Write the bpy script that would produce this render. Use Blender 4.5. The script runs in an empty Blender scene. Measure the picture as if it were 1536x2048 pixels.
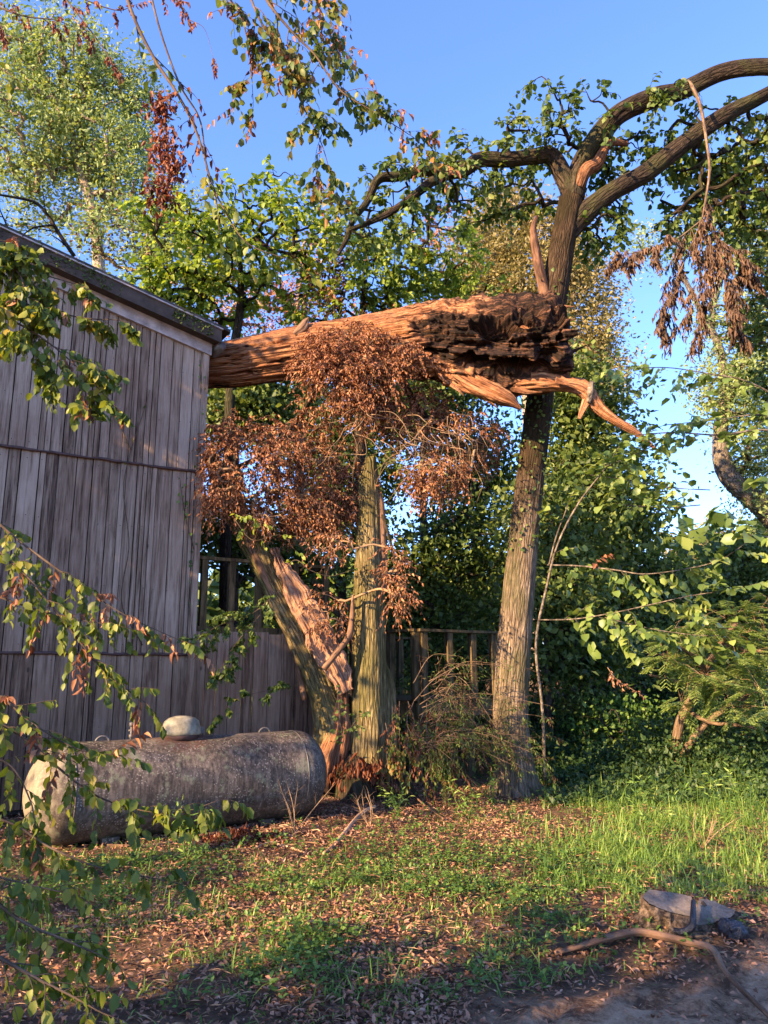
import bpy, math, random
import numpy as np
from mathutils import Vector

# ------------------------------------------------------------------ camera, world, sun
PITCH = math.radians(11.6); F = 1538.0; CAMZ = 1.6
scn = bpy.context.scene
C = scn.collection
cd = bpy.data.cameras.new('camera'); cam = bpy.data.objects.new('camera', cd); C.objects.link(cam)
cd.sensor_fit = 'VERTICAL'; cd.sensor_height = 36; cd.lens = F / 2048 * 36
cd.clip_start = 0.05; cd.clip_end = 1500
cd.dof.use_dof = True; cd.dof.focus_distance = 9.5; cd.dof.aperture_fstop = 10
cam.location = (0, 0, CAMZ); cam.rotation_euler = (math.pi / 2 + PITCH, 0, 0)
scn.camera = cam

SUN_DIR = Vector((-0.78, -0.625, 0)).normalized(); SUN_EL = math.radians(21)
SUN_VEC = Vector((SUN_DIR.x * math.cos(SUN_EL), SUN_DIR.y * math.cos(SUN_EL), math.sin(SUN_EL)))
w = bpy.data.worlds.new('World'); scn.world = w; w.use_nodes = True
nt = w.node_tree; nt.nodes.clear()
sky = nt.nodes.new('ShaderNodeTexSky'); sky.sky_type = 'NISHITA'; sky.sun_disc = False
sky.sun_elevation = SUN_EL; sky.sun_rotation = math.atan2(SUN_VEC.x, SUN_VEC.y)
sky.air_density = 1.0; sky.dust_density = 0.35; sky.ozone_density = 4.0; sky.altitude = 0
bg = nt.nodes.new('ShaderNodeBackground'); bg.inputs['Strength'].default_value = 0.14
out = nt.nodes.new('ShaderNodeOutputWorld')
tm = nt.nodes.new('ShaderNodeMix'); tm.data_type = 'RGBA'; tm.blend_type = 'MULTIPLY'; tm.inputs[0].default_value = 1; tm.inputs[7].default_value = (.72, .745, .98, 1)
nt.links.new(sky.outputs[0], tm.inputs[6]); nt.links.new(tm.outputs[2], bg.inputs[0]); nt.links.new(bg.outputs[0], out.inputs[0])
sl = bpy.data.lights.new('sun', 'SUN'); so = bpy.data.objects.new('sun', sl); C.objects.link(so)
sl.energy = 5.0; sl.angle = math.radians(0.5); sl.color = (1.0, 0.68, 0.36)
so.rotation_euler = SUN_VEC.to_track_quat('Z', 'Y').to_euler(); so.location = (-20, -12, 12)
scn.view_settings.view_transform = 'Standard'; scn.view_settings.look = 'None'
scn.view_settings.exposure = 2.05; scn.view_settings.gamma = 1; scn.view_settings.use_curve_mapping = False
scn.cycles.max_bounces = 5; scn.cycles.diffuse_bounces = 3; scn.cycles.transmission_bounces = 3
scn.cycles.use_denoising = True

# ------------------------------------------------------------------ helpers
cp, sp = math.cos(PITCH), math.sin(PITCH)
def at(px, py, Y):
    dy = 1024 - py; fy = F * cp - dy * sp
    return np.array([(px - 768) / fy * Y, Y, CAMZ + (F * sp + dy * cp) / fy * Y])
def mpp(py, Y): return Y / (F * cp - (1024 - py) * sp)
def toscreen(P):
    P = np.asarray(P, float); z = P[:, 2] - CAMZ; y = P[:, 1]
    dep = y * cp + z * sp; up = -y * sp + z * cp
    return 768 + F * P[:, 0] / dep, 1024 - F * up / dep
def rs(s): return np.random.RandomState(s)
def _hash(ix, iy, iz):
    h = (ix * 374761393 + iy * 668265263 + iz * 2147483647 + 1013904223) & 0xffffffff
    h = ((h ^ (h >> 13)) * 1274126177) & 0xffffffff
    h = (h ^ (h >> 16)) & 0xffffffff
    h = (h * 2246822519) & 0xffffffff
    return ((h ^ (h >> 15)) & 0xffffff) / float(0xffffff)
def noise(P):
    P = np.asarray(P, float); i = np.floor(P).astype(np.int64); f = P - i; f = f * f * (3 - 2 * f)
    r = 0
    for a in (0, 1):
        for b in (0, 1):
            for c in (0, 1):
                wgt = (f[..., 0] if a else 1 - f[..., 0]) * (f[..., 1] if b else 1 - f[..., 1]) * (f[..., 2] if c else 1 - f[..., 2])
                r = r + wgt * _hash(i[..., 0] + a, i[..., 1] + b, i[..., 2] + c)
    return r
def fbm(P, o=4):
    P = np.asarray(P, float); s = 0; a = .5; n = 0
    for k in range(o): s = s + a * noise(P * 2 ** k + 17.3 * k); n += a; a *= .5
    return s / n
def ss(x, a, b):
    t = np.clip((x - a) / (b - a), 0, 1); return t * t * (3 - 2 * t)
def gh(x, y):
    """ground height"""
    x = np.asarray(x, float); y = np.asarray(y, float)
    P = np.stack([x * .5, y * .5, x * 0], -1)
    h = (fbm(P, 3) - .5) * .12
    h = h + ss(x, 2.5, 7) * ss(y, 10, 16) * .7 + ss(y, 14, 40) * .8
    h = h + .06 * np.exp(-((x - 2.3) ** 2 / 1.4 + (y - 5.05) ** 2 / .12))     # bank behind the bare soil
    h = h - .05 * ss(x, -.5, .8) * (1 - ss(y, 4.6, 5.1))
    return h
def gz(x, y): return float(gh(x, y))
def gp(px, py):
    dy = 1024 - py; fy = F * cp - dy * sp; uz = F * sp + dy * cp
    Y = -CAMZ * fy / uz; p = at(px, py, Y); p[2] = gz(p[0], p[1]); return p

class Geo:
    def __init__(s): s.v = []; s.f = {3: [], 4: []}; s.n = 0; s.at = {}
    def add(s, v, **faces):
        v = np.asarray(v, float).reshape(-1, 3)
        for k, fa in faces.items():
            fa = np.asarray(fa, np.int64); 
            if len(fa): s.f[fa.shape[1]].append(fa + s.n)
        s.v.append(v); s.n += len(v)
    def attr(s, name, vals): s.at.setdefault(name, []).append(np.asarray(vals, float))
def link(o, parent=None):
    C.objects.link(o)
    if parent is not None: o.parent = parent; o.location = (0, 0, 0) ; o.matrix_parent_inverse = parent.matrix_basis.inverted()
    return o
def build(g, name, mat, parent=None, smooth=True):
    V = np.concatenate(g.v); me = bpy.data.meshes.new(name)
    fs = [np.concatenate(g.f[k]) for k in (3, 4) if g.f[k]]
    me.vertices.add(len(V)); me.vertices.foreach_set('co', V.astype(np.float32).ravel())
    loops = np.concatenate([f.ravel() for f in fs]); tot = np.concatenate([np.full(len(f), f.shape[1]) for f in fs])
    me.loops.add(len(loops)); me.loops.foreach_set('vertex_index', loops.astype(np.int32))
    me.polygons.add(len(tot)); st = np.concatenate([[0], np.cumsum(tot)[:-1]])
    me.polygons.foreach_set('loop_start', st.astype(np.int32)); me.polygons.foreach_set('loop_total', tot.astype(np.int32))
    me.polygons.foreach_set('use_smooth', np.full(len(tot), smooth))
    for k, a in g.at.items():
        arr = np.concatenate(a)
        if arr.ndim == 1:
            at_ = me.attributes.new(k, 'FLOAT', 'POINT'); at_.data.foreach_set('value', arr.astype(np.float32))
        else:
            at_ = me.attributes.new(k, 'FLOAT_VECTOR', 'POINT'); at_.data.foreach_set('vector', arr.astype(np.float32).ravel())
    me.update(calc_edges=True); me.validate()
    if mat: me.materials.append(mat)
    return link(bpy.data.objects.new(name, me), parent)
def thing(name, label, cat, loc, group=None):
    o = bpy.data.objects.new(name, None); o.location = loc; o.empty_display_size = .2; C.objects.link(o)
    o['label'] = label; o['category'] = cat
    if group: o['group'] = group
    return o
def tag(o, label, cat, group=None):
    o['label'] = label; o['category'] = cat
    if group: o['group'] = group
    return o
def setting(o, label=None, kind='structure'):
    o['kind'] = kind
    if label: o['label'] = label
    return o

def crom(P, n):
    P = np.asarray(P, float); m = len(P)
    if m == 2:
        t = np.linspace(0, 1, n)[:, None]; return P[0] * (1 - t) + P[1] * t
    Q = np.vstack([2 * P[0] - P[1], P, 2 * P[-1] - P[-2]])
    u = np.linspace(0, m - 1, n); i = np.minimum(u.astype(int), m - 2); t = (u - i)[:, None]
    a, b, c, d = Q[i], Q[i + 1], Q[i + 2], Q[i + 3]
    return .5 * (2 * b + (c - a) * t + (2 * a - 5 * b + 4 * c - d) * t ** 2 + (3 * b - a - 3 * c + d) * t ** 3)
def frames(P):
    T = np.gradient(P, axis=0); T /= np.linalg.norm(T, axis=1)[:, None] + 1e-9
    N = np.zeros_like(P); ref = np.array([0.0, -1.0, 0.15]) if abs(T[0][1]) < .8 else np.array([0, 0, 1.0])
    n = ref - T[0] * ref.dot(T[0]); n /= np.linalg.norm(n)
    for k in range(len(P)):
        n = n - T[k] * n.dot(T[k]); n /= np.linalg.norm(n) + 1e-9; N[k] = n
    return T, N, np.cross(T, N)
def tube(g, pts, rad, ns=6, n=None, disp=None, flat=1.0, cap=True, uvs=True):
    """pts (k,3), rad (k) -> tapered tube; disp(len_m, theta, r) -> new r"""
    pts = np.asarray(pts, float); rad = np.asarray(rad, float)
    n = n or len(pts)
    P = crom(pts, n); R = np.interp(np.linspace(0, len(pts) - 1, n), np.arange(len(pts)), rad)
    T, N, B = frames(P)
    th = np.linspace(0, 2 * np.pi, ns, endpoint=False)
    s = np.concatenate([[0], np.cumsum(np.linalg.norm(np.diff(P, axis=0), axis=1))])
    RR = np.repeat(R[:, None], ns, 1)
    if disp is not None: RR = disp(np.repeat(s[:, None], ns, 1), np.repeat(th[None], n, 0), RR)
    V = P[:, None] + RR[..., None] * (np.cos(th)[None, :, None] * N[:, None] * flat + np.sin(th)[None, :, None] * B[:, None])
    i = np.arange(n - 1)[:, None] * ns; j = np.arange(ns)[None]; j2 = (j + 1) % ns
    q = np.stack([i + j, i + ns + j, i + ns + j2, i + j2], -1).reshape(-1, 4)
    V = V.reshape(-1, 3); base = len(V); tr = np.zeros((0, 3), int)
    sc = np.stack([np.repeat(np.cos(th)[None], n, 0) * R.mean(), np.repeat(np.sin(th)[None], n, 0) * R.mean(), np.repeat(s[:, None], ns, 1)], -1).reshape(-1, 3)
    if cap:
        V = np.vstack([V, P[0], P[-1]]); jj = np.arange(ns); k2 = (jj + 1) % ns
        tr = np.vstack([np.stack([np.full(ns, base), jj, k2], 1), np.stack([np.full(ns, base + 1), (n - 1) * ns + k2, (n - 1) * ns + jj], 1)])
        sc = np.vstack([sc, [0, 0, 0], [0, 0, s[-1]]])
    g.add(V, q=q, t=tr)
    if uvs: g.attr('along', sc)
    return P, R
def box(g, o, u, v, w_):
    """box from corner o with edge vectors u, v, w"""
    o, u, v, w_ = [np.asarray(a, float) for a in (o, u, v, w_)]
    V = [o, o + u, o + u + v, o + v, o + w_, o + u + w_, o + u + v + w_, o + v + w_]
    g.add(V, q=[[0, 3, 2, 1], [4, 5, 6, 7], [0, 1, 5, 4], [1, 2, 6, 5], [2, 3, 7, 6], [3, 0, 4, 7]])

# leaf shapes: (v along, side, up) and faces
def leaf_shape(kind, wd):
    if kind == 'fine':
        v = [(0, 0, 0), (.5, -wd, .08), (1, 0, 0), (.5, wd, .08)]
        return np.array(v, float), np.array([[0, 1, 2], [0, 2, 3]]), None
    if kind == 'round': a, b = (.22, wd * .95), (.68, wd * .85)
    elif kind == 'oval': a, b = (.25, wd * .8), (.62, wd * .95)
    else: a, b = (.3, wd * .8), (.65, wd * .6)
    f = .3 if kind == 'wilt' else .1
    v = [(0, 0, 0), (a[0], -a[1], f * a[1] * 3), (a[0], a[1], f * a[1] * 3), (b[0], -b[1], f * b[1] * 3 - .05), (b[0], b[1], f * b[1] * 3 - .05),
         (1, 0, -.16), (a[0], 0, .0), (b[0], 0, -.04)]
    t = [[0, 6, 1], [0, 2, 6], [7, 5, 3], [7, 4, 5]]; q = [[6, 7, 3, 1], [6, 2, 4, 7]]
    return np.array(v, float), np.array(t), np.array(q)
def leaves(g, P, D, U, S, kind='oval', wd=.3):
    P = np.asarray(P, float); n = len(P)
    if n == 0: return
    D = np.asarray(D, float); D = D / (np.linalg.norm(D, axis=1)[:, None] + 1e-9)
    U = np.asarray(U, float); Sd = np.cross(D, U); Sd /= (np.linalg.norm(Sd, axis=1)[:, None] + 1e-9); Up = np.cross(Sd, D)
    v, t, q = leaf_shape(kind, wd); m = len(v)
    S = np.asarray(S, float)[:, None, None]
    V = P[:, None] + S * (v[None, :, 0:1] * D[:, None] + v[None, :, 1:2] * Sd[:, None] + v[None, :, 2:3] * Up[:, None])
    off = (np.arange(n) * m)[:, None, None]
    kw = dict(t=(t[None] + off).reshape(-1, 3))
    if q is not None: kw['q'] = (q[None] + off).reshape(-1, 4)
    g.add(V, **kw)
def rdir(r, n):
    d = r.normal(size=(n, 3)); return d / np.linalg.norm(d, axis=1)[:, None]

# ------------------------------------------------------------------ materials
def newmat(name):
    m = bpy.data.materials.new(name); m.use_nodes = True; m.node_tree.nodes.clear(); return m, m.node_tree
def N_(t, typ, **kw):
    n = t.nodes.new(typ)
    for k, v in kw.items():
        if k.startswith('i_'):
            n.inputs[k[2:].replace('_', ' ')].default_value = v
        else: setattr(n, k, v)
    return n
def ramp(t, fac, cols, interp='LINEAR'):
    r = t.nodes.new('ShaderNodeValToRGB'); r.color_ramp.interpolation = interp
    e = r.color_ramp.elements
    while len(e) < len(cols): e.new(.5)
    for k, (p, c) in enumerate(cols): e[k].position = p; e[k].color = (*c, 1) if len(c) == 3 else c
    t.links.new(fac, r.inputs[0]); return r.outputs[0]
def mixc(t, fac, a, b, mode='MIX'):
    m = t.nodes.new('ShaderNodeMix'); m.data_type = 'RGBA'; m.blend_type = mode
    if isinstance(fac, (int, float)): m.inputs[0].default_value = fac
    else: t.links.new(fac, m.inputs[0])
    for k, s in ((6, a), (7, b)):
        if isinstance(s, tuple): m.inputs[k].default_value = (*s, 1)
        else: t.links.new(s, m.inputs[k])
    return m.outputs[2]
def mth(t, op, a, b=0.0, c=None):
    m = t.nodes.new('ShaderNodeMath'); m.operation = op
    for k, s in enumerate((a, b) if c is None else (a, b, c)):
        if isinstance(s, (int, float)): m.inputs[k].default_value = s
        else: t.links.new(s, m.inputs[k])
    return m.outputs[0]
def coord(t, kind='Object', scale=(1, 1, 1), attr=None):
    mp = t.nodes.new('ShaderNodeMapping'); mp.inputs['Scale'].default_value = scale
    if attr: a = N_(t, 'ShaderNodeAttribute', attribute_name=attr); t.links.new(a.outputs['Vector'], mp.inputs[0])
    else: a = t.nodes.new('ShaderNodeTexCoord'); t.links.new(a.outputs[kind], mp.inputs[0])
    return mp.outputs[0]
def nz(t, vec, scale, detail=5, rough=.6, dist=0):
    n = N_(t, 'ShaderNodeTexNoise', i_Scale=scale, i_Detail=detail, i_Roughness=rough, i_Distortion=dist)
    t.links.new(vec, n.inputs['Vector']); return n.outputs[0]
def finish(m, t, col, rough=.85, bump=None, bdist=.02, bstr=.8, spec=.3, trans=None):
    p = t.nodes.new('ShaderNodeBsdfPrincipled')
    if isinstance(col, tuple): p.inputs['Base Color'].default_value = (*col, 1)
    else: t.links.new(col, p.inputs['Base Color'])
    if isinstance(rough, (int, float)): p.inputs['Roughness'].default_value = rough
    else: t.links.new(rough, p.inputs['Roughness'])
    p.inputs['Specular IOR Level'].default_value = spec
    if bump is not None:
        b = N_(t, 'ShaderNodeBump', i_Strength=bstr, i_Distance=bdist); t.links.new(bump, b.inputs['Height']); t.links.new(b.outputs[0], p.inputs['Normal'])
    o = t.nodes.new('ShaderNodeOutputMaterial'); sh = p.outputs[0]
    if trans is not None:
        tr = t.nodes.new('ShaderNodeBsdfTranslucent'); t.links.new(trans[0], tr.inputs[0])
        mx = t.nodes.new('ShaderNodeMixShader'); mx.inputs[0].default_value = trans[1]
        t.links.new(sh, mx.inputs[1]); t.links.new(tr.outputs[0], mx.inputs[2]); sh = mx.outputs[0]
    t.links.new(sh, o.inputs[0]); return m
def leafmat(name, cols, tr=.35, rough=.5, spec=.35, nscale=.6, tint=(1.25, 1.2, .5)):
    """cols: ramp of leaf colours picked per leaf, shifted slowly in space"""
    m, t = newmat(name)
    g = t.nodes.new('ShaderNodeNewGeometry')
    n = nz(t, coord(t), nscale, 2)
    f = mth(t, 'ADD', mth(t, 'MULTIPLY', g.outputs['Random Per Island'], .62), mth(t, 'MULTIPLY', mth(t, 'SUBTRACT', n, .32), 1.0))
    c = ramp(t, f, cols)
    ct = mixc(t, 1.0, c, tint, 'MULTIPLY')
    return finish(m, t, c, rough, spec=spec, trans=(ct, tr))
def barkmat(name, a, b, c, along=(9, 9, 1.6), moss=None, mossamt=.5, bd=.03, sc=3.0):
    m, t = newmat(name)
    v = coord(t, scale=along, attr='along')
    n1 = nz(t, v, sc * 2.2, 7, .7, .5); n2 = nz(t, coord(t, scale=(1, 1, .6)), 2.2, 4); nb = nz(t, v, sc * .5, 4, .6)
    f0 = mth(t, 'ADD', mth(t, 'MULTIPLY', n1, .75), mth(t, 'MULTIPLY', nb, .25))
    col = ramp(t, f0, [(.38, a), (.51, b), (.64, c)])
    fis = N_(t, 'ShaderNodeTexVoronoi', feature='DISTANCE_TO_EDGE', i_Scale=sc * .8); t.links.new(v, fis.inputs['Vector'])
    fd = ramp(t, fis.outputs['Distance'], [(.0, (1, 1, 1)), (.16, (0, 0, 0))]); col = mixc(t, mth(t, 'MULTIPLY', fd, .6), col, a)
    if moss:
        f = ramp(t, n2, [(.5 - mossamt * .3, (0, 0, 0)), (.62 - mossamt * .1, (1, 1, 1))])
        f2 = mth(t, 'MULTIPLY', f, mth(t, 'MULTIPLY', n1, 1.3))
        col = mixc(t, f2, col, moss)
    if name == 'bark_tan':   # pale furrowed bark low down; mid-trunk cast shade painted dark, mossy bark higher up
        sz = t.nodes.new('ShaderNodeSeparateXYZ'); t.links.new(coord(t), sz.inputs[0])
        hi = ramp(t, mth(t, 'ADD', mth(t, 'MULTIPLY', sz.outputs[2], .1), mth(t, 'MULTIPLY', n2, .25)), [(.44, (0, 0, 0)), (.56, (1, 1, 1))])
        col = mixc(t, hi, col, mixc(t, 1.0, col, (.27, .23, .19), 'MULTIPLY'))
    return finish(m, t, col, .9, bump=mth(t, 'ADD', n1, mth(t, 'MULTIPLY', mth(t, 'MINIMUM', fis.outputs['Distance'], .2), 3.0)), bdist=bd, bstr=1.0, spec=.15)

M = {}
M['bark_dark'] = barkmat('bark_brown', (.010, .008, .006), (.040, .028, .020), (.12, .085, .06), moss=(.05, .05, .02), mossamt=.1)
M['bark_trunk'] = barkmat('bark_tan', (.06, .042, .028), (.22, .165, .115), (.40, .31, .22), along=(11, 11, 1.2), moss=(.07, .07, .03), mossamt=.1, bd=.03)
M['bark_stump'] = barkmat('bark_mossy', (.05, .038, .02), (.26, .20, .095), (.46, .37, .20), along=(11, 11, 1.1), moss=(.105, .10, .03), mossamt=.3, bd=.04)
M['bark_grey'] = barkmat('bark_grey', (.06, .05, .04), (.18, .15, .12), (.33, .28, .23), along=(6, 6, 2.5))
M['bark_pale'] = barkmat('bark_pale', (.16, .12, .08), (.33, .26, .19), (.45, .38, .30), along=(6, 6, 2.5))
M['bark_far'] = barkmat('bark_far', (.03, .025, .02), (.07, .058, .045), (.13, .11, .085), along=(4, 4, 1.5))
M['twig'] = barkmat('twig', (.05, .035, .025), (.11, .078, .055), (.2, .145, .10), bd=.003)
M['twig_hang'] = barkmat('twig_tan', (.07, .045, .03), (.17, .115, .075), (.30, .21, .14), bd=.01)
M['twig_pale'] = barkmat('twig_pale', (.16, .10, .06), (.30, .20, .12), (.42, .31, .20), bd=.003)
# leaves
G = lambda *c: [(p, col) for p, col in c]
M['lf_tree'] = leafmat('leaf_green', G((.1, (.03, .06, .012)), (.45, (.075, .125, .025)), (.8, (.16, .215, .05)), (1, (.28, .27, .08))), tr=.4)
M['lf_bright'] = leafmat('leaf_bright_green', G((.1, (.09, .15, .02)), (.5, (.20, .29, .04)), (.85, (.36, .41, .08)), (1, (.45, .33, .08))), tr=.5)
M['lf_pale'] = leafmat('leaf_pale_green', G((.1, (.09, .15, .055)), (.5, (.22, .30, .11)), (.9, (.36, .42, .16))), tr=.4, rough=.6)
M['lf_far'] = leafmat('leaf_dark_green', G((.1, (.03, .058, .016)), (.45, (.075, .125, .03)), (.8, (.19, .24, .06))), tr=.35)
M['lf_yellow'] = leafmat('leaf_yellow_olive', G((.1, (.12, .11, .04)), (.5, (.24, .21, .08)), (.9, (.36, .28, .13))), tr=.4)
M['lf_mixed'] = leafmat('leaf_turning', G((.05, (.03, .06, .012)), (.4, (.07, .12, .02)), (.66, (.16, .17, .03)), (.8, (.30, .15, .03)), (1, (.26, .09, .03))), tr=.4, nscale=2.5)
M['lf_fore'] = leafmat('leaf_fore_green', G((.1, (.045, .075, .012)), (.45, (.10, .145, .02)), (.72, (.21, .24, .035)), (.9, (.33, .25, .05)), (1, (.36, .15, .04))), tr=.4, nscale=2)
M['lf_big'] = leafmat('leaf_broad_green', G((.1, (.06, .11, .025)), (.5, (.15, .22, .05)), (.9, (.30, .36, .10))), tr=.35, nscale=2, rough=.42, spec=.45)
M['lf_mimosa'] = leafmat('leaf_feathery_green', G((.1, (.14, .22, .06)), (.5, (.26, .36, .11)), (.9, (.40, .46, .17))), tr=.4, nscale=2)
M['lf_dead'] = leafmat('leaf_dead_rust', G((.1, (.06, .022, .012)), (.4, (.19, .075, .036)), (.7, (.34, .15, .07)), (1, (.50, .29, .15))), tr=.2, nscale=3, tint=(1.2, .8, .5), rough=.7)
M['lf_dead2'] = leafmat('leaf_dead_brown', G((.1, (.035, .02, .013)), (.5, (.095, .052, .03)), (.9, (.19, .11, .06))), tr=.2, nscale=3, tint=(1.2, .8, .5), rough=.7)
M['lf_rust'] = leafmat('leaf_rust_red', G((.1, (.06, .018, .01)), (.5, (.15, .045, .02)), (.9, (.26, .10, .045))), tr=.3, nscale=3, tint=(1.3, .8, .4), rough=.6)
M['lf_litter'] = leafmat('leaf_litter', G((.05, (.06, .03, .018)), (.38, (.22, .10, .058)), (.7, (.38, .20, .12)), (1, (.54, .36, .25))), tr=.1, nscale=2, tint=(1.1, .8, .6), rough=.8)
M['grass'] = leafmat('grass_blade', G((.05, (.07, .15, .03)), (.45, (.16, .28, .05)), (.8, (.29, .40, .09)), (1, (.52, .48, .20))), tr=.4, nscale=1.2)
M['under'] = leafmat('leaf_undergrowth', G((.1, (.018, .045, .014)), (.5, (.04, .085, .025)), (.9, (.09, .14, .04))), tr=.3)  # leaf tone lowered so the colour itself carries the wood-edge shade
M['weeds'] = leafmat('weed_leaf', G((.1, (.04, .09, .018)), (.5, (.10, .19, .035)), (.9, (.20, .30, .07))), tr=.35, nscale=1.2)

def woodmat():
    m, t = newmat('torn_wood')
    rot = N_(t, 'ShaderNodeAttribute', attribute_name='rot').outputs['Fac']
    v = coord(t, scale=(34, 34, 1.2), attr='along')
    n1 = nz(t, v, 2.6, 7, .65, .25); n2 = nz(t, coord(t), 1.7, 4); n3 = nz(t, coord(t), 14, 5)
    fresh = ramp(t, n1, [(.38, (.07, .028, .014)), (.44, (.24, .095, .042)), (.53, (.43, .19, .085)), (.64, (.60, .36, .20))])
    fresh = mixc(t, ramp(t, n2, [(.45, (0, 0, 0)), (.65, (1, 1, 1))]), fresh, mixc(t, .5, fresh, (.30, .14, .08)))
    dk = ramp(t, n1, [(.36, (.008, .005, .004)), (.5, (.035, .018, .012)), (.6, (.15, .07, .04)), (.7, (.30, .15, .08))])
    f = mth(t, 'ADD', rot, mth(t, 'MULTIPLY', mth(t, 'SUBTRACT', n3, .5), .55))
    f = ramp(t, f, [(.32, (0, 0, 0)), (.6, (1, 1, 1))])
    col = mixc(t, f, fresh, dk)
    blk = ramp(t, mth(t, 'SUBTRACT', rot, mth(t, 'MULTIPLY', n3, .25)), [(.74, (0, 0, 0)), (.95, (1, 1, 1))])
    col = mixc(t, blk, col, (.008, .006, .005))
    return finish(m, t, col, .85, bump=mth(t, 'ADD', n1, mth(t, 'MULTIPLY', n3, .4)), bdist=.07, bstr=1.0, spec=.2)
M['wood'] = woodmat()
def simplewood(name, cols, along=(10, 10, 1.3), rough=.85, attr='along', bd=.02, sc=2.6):
    m, t = newmat(name); v = coord(t, scale=along, attr=attr) if attr else coord(t, scale=along)
    n1 = nz(t, v, sc, 6, .65, .5); n2 = nz(t, coord(t), 3, 3)
    f = mth(t, 'ADD', mth(t, 'MULTIPLY', n1, .75), mth(t, 'MULTIPLY', n2, .25))
    return finish(m, t, ramp(t, f, cols), rough, bump=n1, bdist=bd, spec=.2)
M['pink'] = simplewood('exposed_pink_wood', [(.38, (.09, .045, .026)), (.47, (.27, .145, .09)), (.56, (.41, .25, .165)), (.68, (.52, .36, .26))], along=(26, 26, 2.2), bd=.04)
M['stick'] = simplewood('stick_wood', [(.35, (.26, .15, .08)), (.5, (.44, .28, .17)), (.7, (.55, .38, .25))], bd=.01)
M['root'] = simplewood('root_wood', [(.38, (.05, .03, .02)), (.5, (.14, .08, .05)), (.64, (.25, .15, .09))], bd=.02)
M['deckwood'] = simplewood('deck_timber', [(.38, (.03, .022, .012)), (.5, (.085, .062, .03)), (.62, (.16, .115, .06))], along=(8, 8, 1.0), attr=None, bd=.01)

def siding():
    m, t = newmat('weathered_siding')
    g = t.nodes.new('ShaderNodeNewGeometry'); rnd = g.outputs['Random Per Island']
    rz = mth(t, 'MULTIPLY', rnd, 31.0)
    cx = t.nodes.new('ShaderNodeCombineXYZ'); t.links.new(rz, cx.inputs[2])
    ad = N_(t, 'ShaderNodeVectorMath', operation='ADD'); t.links.new(coord(t, scale=(9, 9, .55)), ad.inputs[0]); t.links.new(cx.outputs[0], ad.inputs[1])
    st = nz(t, ad.outputs[0], 2.6, 8, .7, .4)
    ad2 = N_(t, 'ShaderNodeVectorMath', operation='ADD'); t.links.new(coord(t, scale=(34, 34, 1.2)), ad2.inputs[0]); t.links.new(cx.outputs[0], ad2.inputs[1])
    fine = nz(t, ad2.outputs[0], 1.6, 5, .7, .2)
    big = nz(t, coord(t, scale=(1, 1, .7)), .9, 5, .65)
    knots = N_(t, 'ShaderNodeTexVoronoi', i_Scale=2.1); t.links.new(coord(t, scale=(1.4, 1.4, .7)), knots.inputs['Vector'])
    f = mth(t, 'ADD', mth(t, 'MULTIPLY', st, .62), mth(t, 'ADD', mth(t, 'MULTIPLY', rnd, .14), mth(t, 'MULTIPLY', fine, .26)))
    col = ramp(t, f, [(.36, (.055, .032, .025)), (.46, (.22, .158, .112)), (.57, (.37, .285, .215)), (.76, (.46, .375, .30))])
    stain = ramp(t, big, [(.42, (0, 0, 0)), (.66, (1, 1, 1))])
    col = mixc(t, mth(t, 'MULTIPLY', stain, .6), col, mixc(t, 1.0, col, (.42, .30, .26), 'MULTIPLY'))
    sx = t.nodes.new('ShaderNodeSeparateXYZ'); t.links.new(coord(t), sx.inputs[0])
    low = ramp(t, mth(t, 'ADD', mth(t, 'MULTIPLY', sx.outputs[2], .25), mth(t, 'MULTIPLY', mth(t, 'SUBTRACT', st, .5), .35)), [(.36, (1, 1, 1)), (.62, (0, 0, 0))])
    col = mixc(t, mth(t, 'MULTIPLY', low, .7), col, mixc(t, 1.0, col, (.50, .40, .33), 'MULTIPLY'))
    kf = ramp(t, knots.outputs['Distance'], [(.03, (1, 1, 1)), (.06, (0, 0, 0))])
    col = mixc(t, mth(t, 'MULTIPLY', kf, .75), col, (.04, .025, .02))
    return finish(m, t, col, .85, bump=mth(t, 'ADD', fine, st), bdist=.012, bstr=.8, spec=.2)
M['siding'] = siding()
def plain(name, col, rough=.7, ns=8, var=.35, bd=.004, metallic=0):
    m, t = newmat(name); n = nz(t, coord(t), ns, 6, .65)
    c = ramp(t, n, [(.3, tuple(x * (1 - var) for x in col)), (.7, tuple(min(1, x * (1 + var)) for x in col))])
    finish(m, t, c, rough, bump=n, bdist=bd, spec=.3)
    return m
M['trim'] = plain('painted_trim', (.36, .31, .30), .7, 6, .45)
M['barge'] = plain('barge_board', (.06, .045, .035), .8, 5, .5)
M['shingle'] = plain('roof_shingle', (.05, .047, .045), .9, 9, .5, .02)
M['backing'] = plain('backing', (.02, .015, .012), .9)
M['moss'] = plain('moss', (.06, .09, .02), .95, 30, .6, .02)
M['metal'] = plain('galvanised_metal', (.11, .10, .09), .4, 20, .3)
M['flash'] = plain('flashing', (.07, .04, .035), .6, 12, .4)

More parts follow.
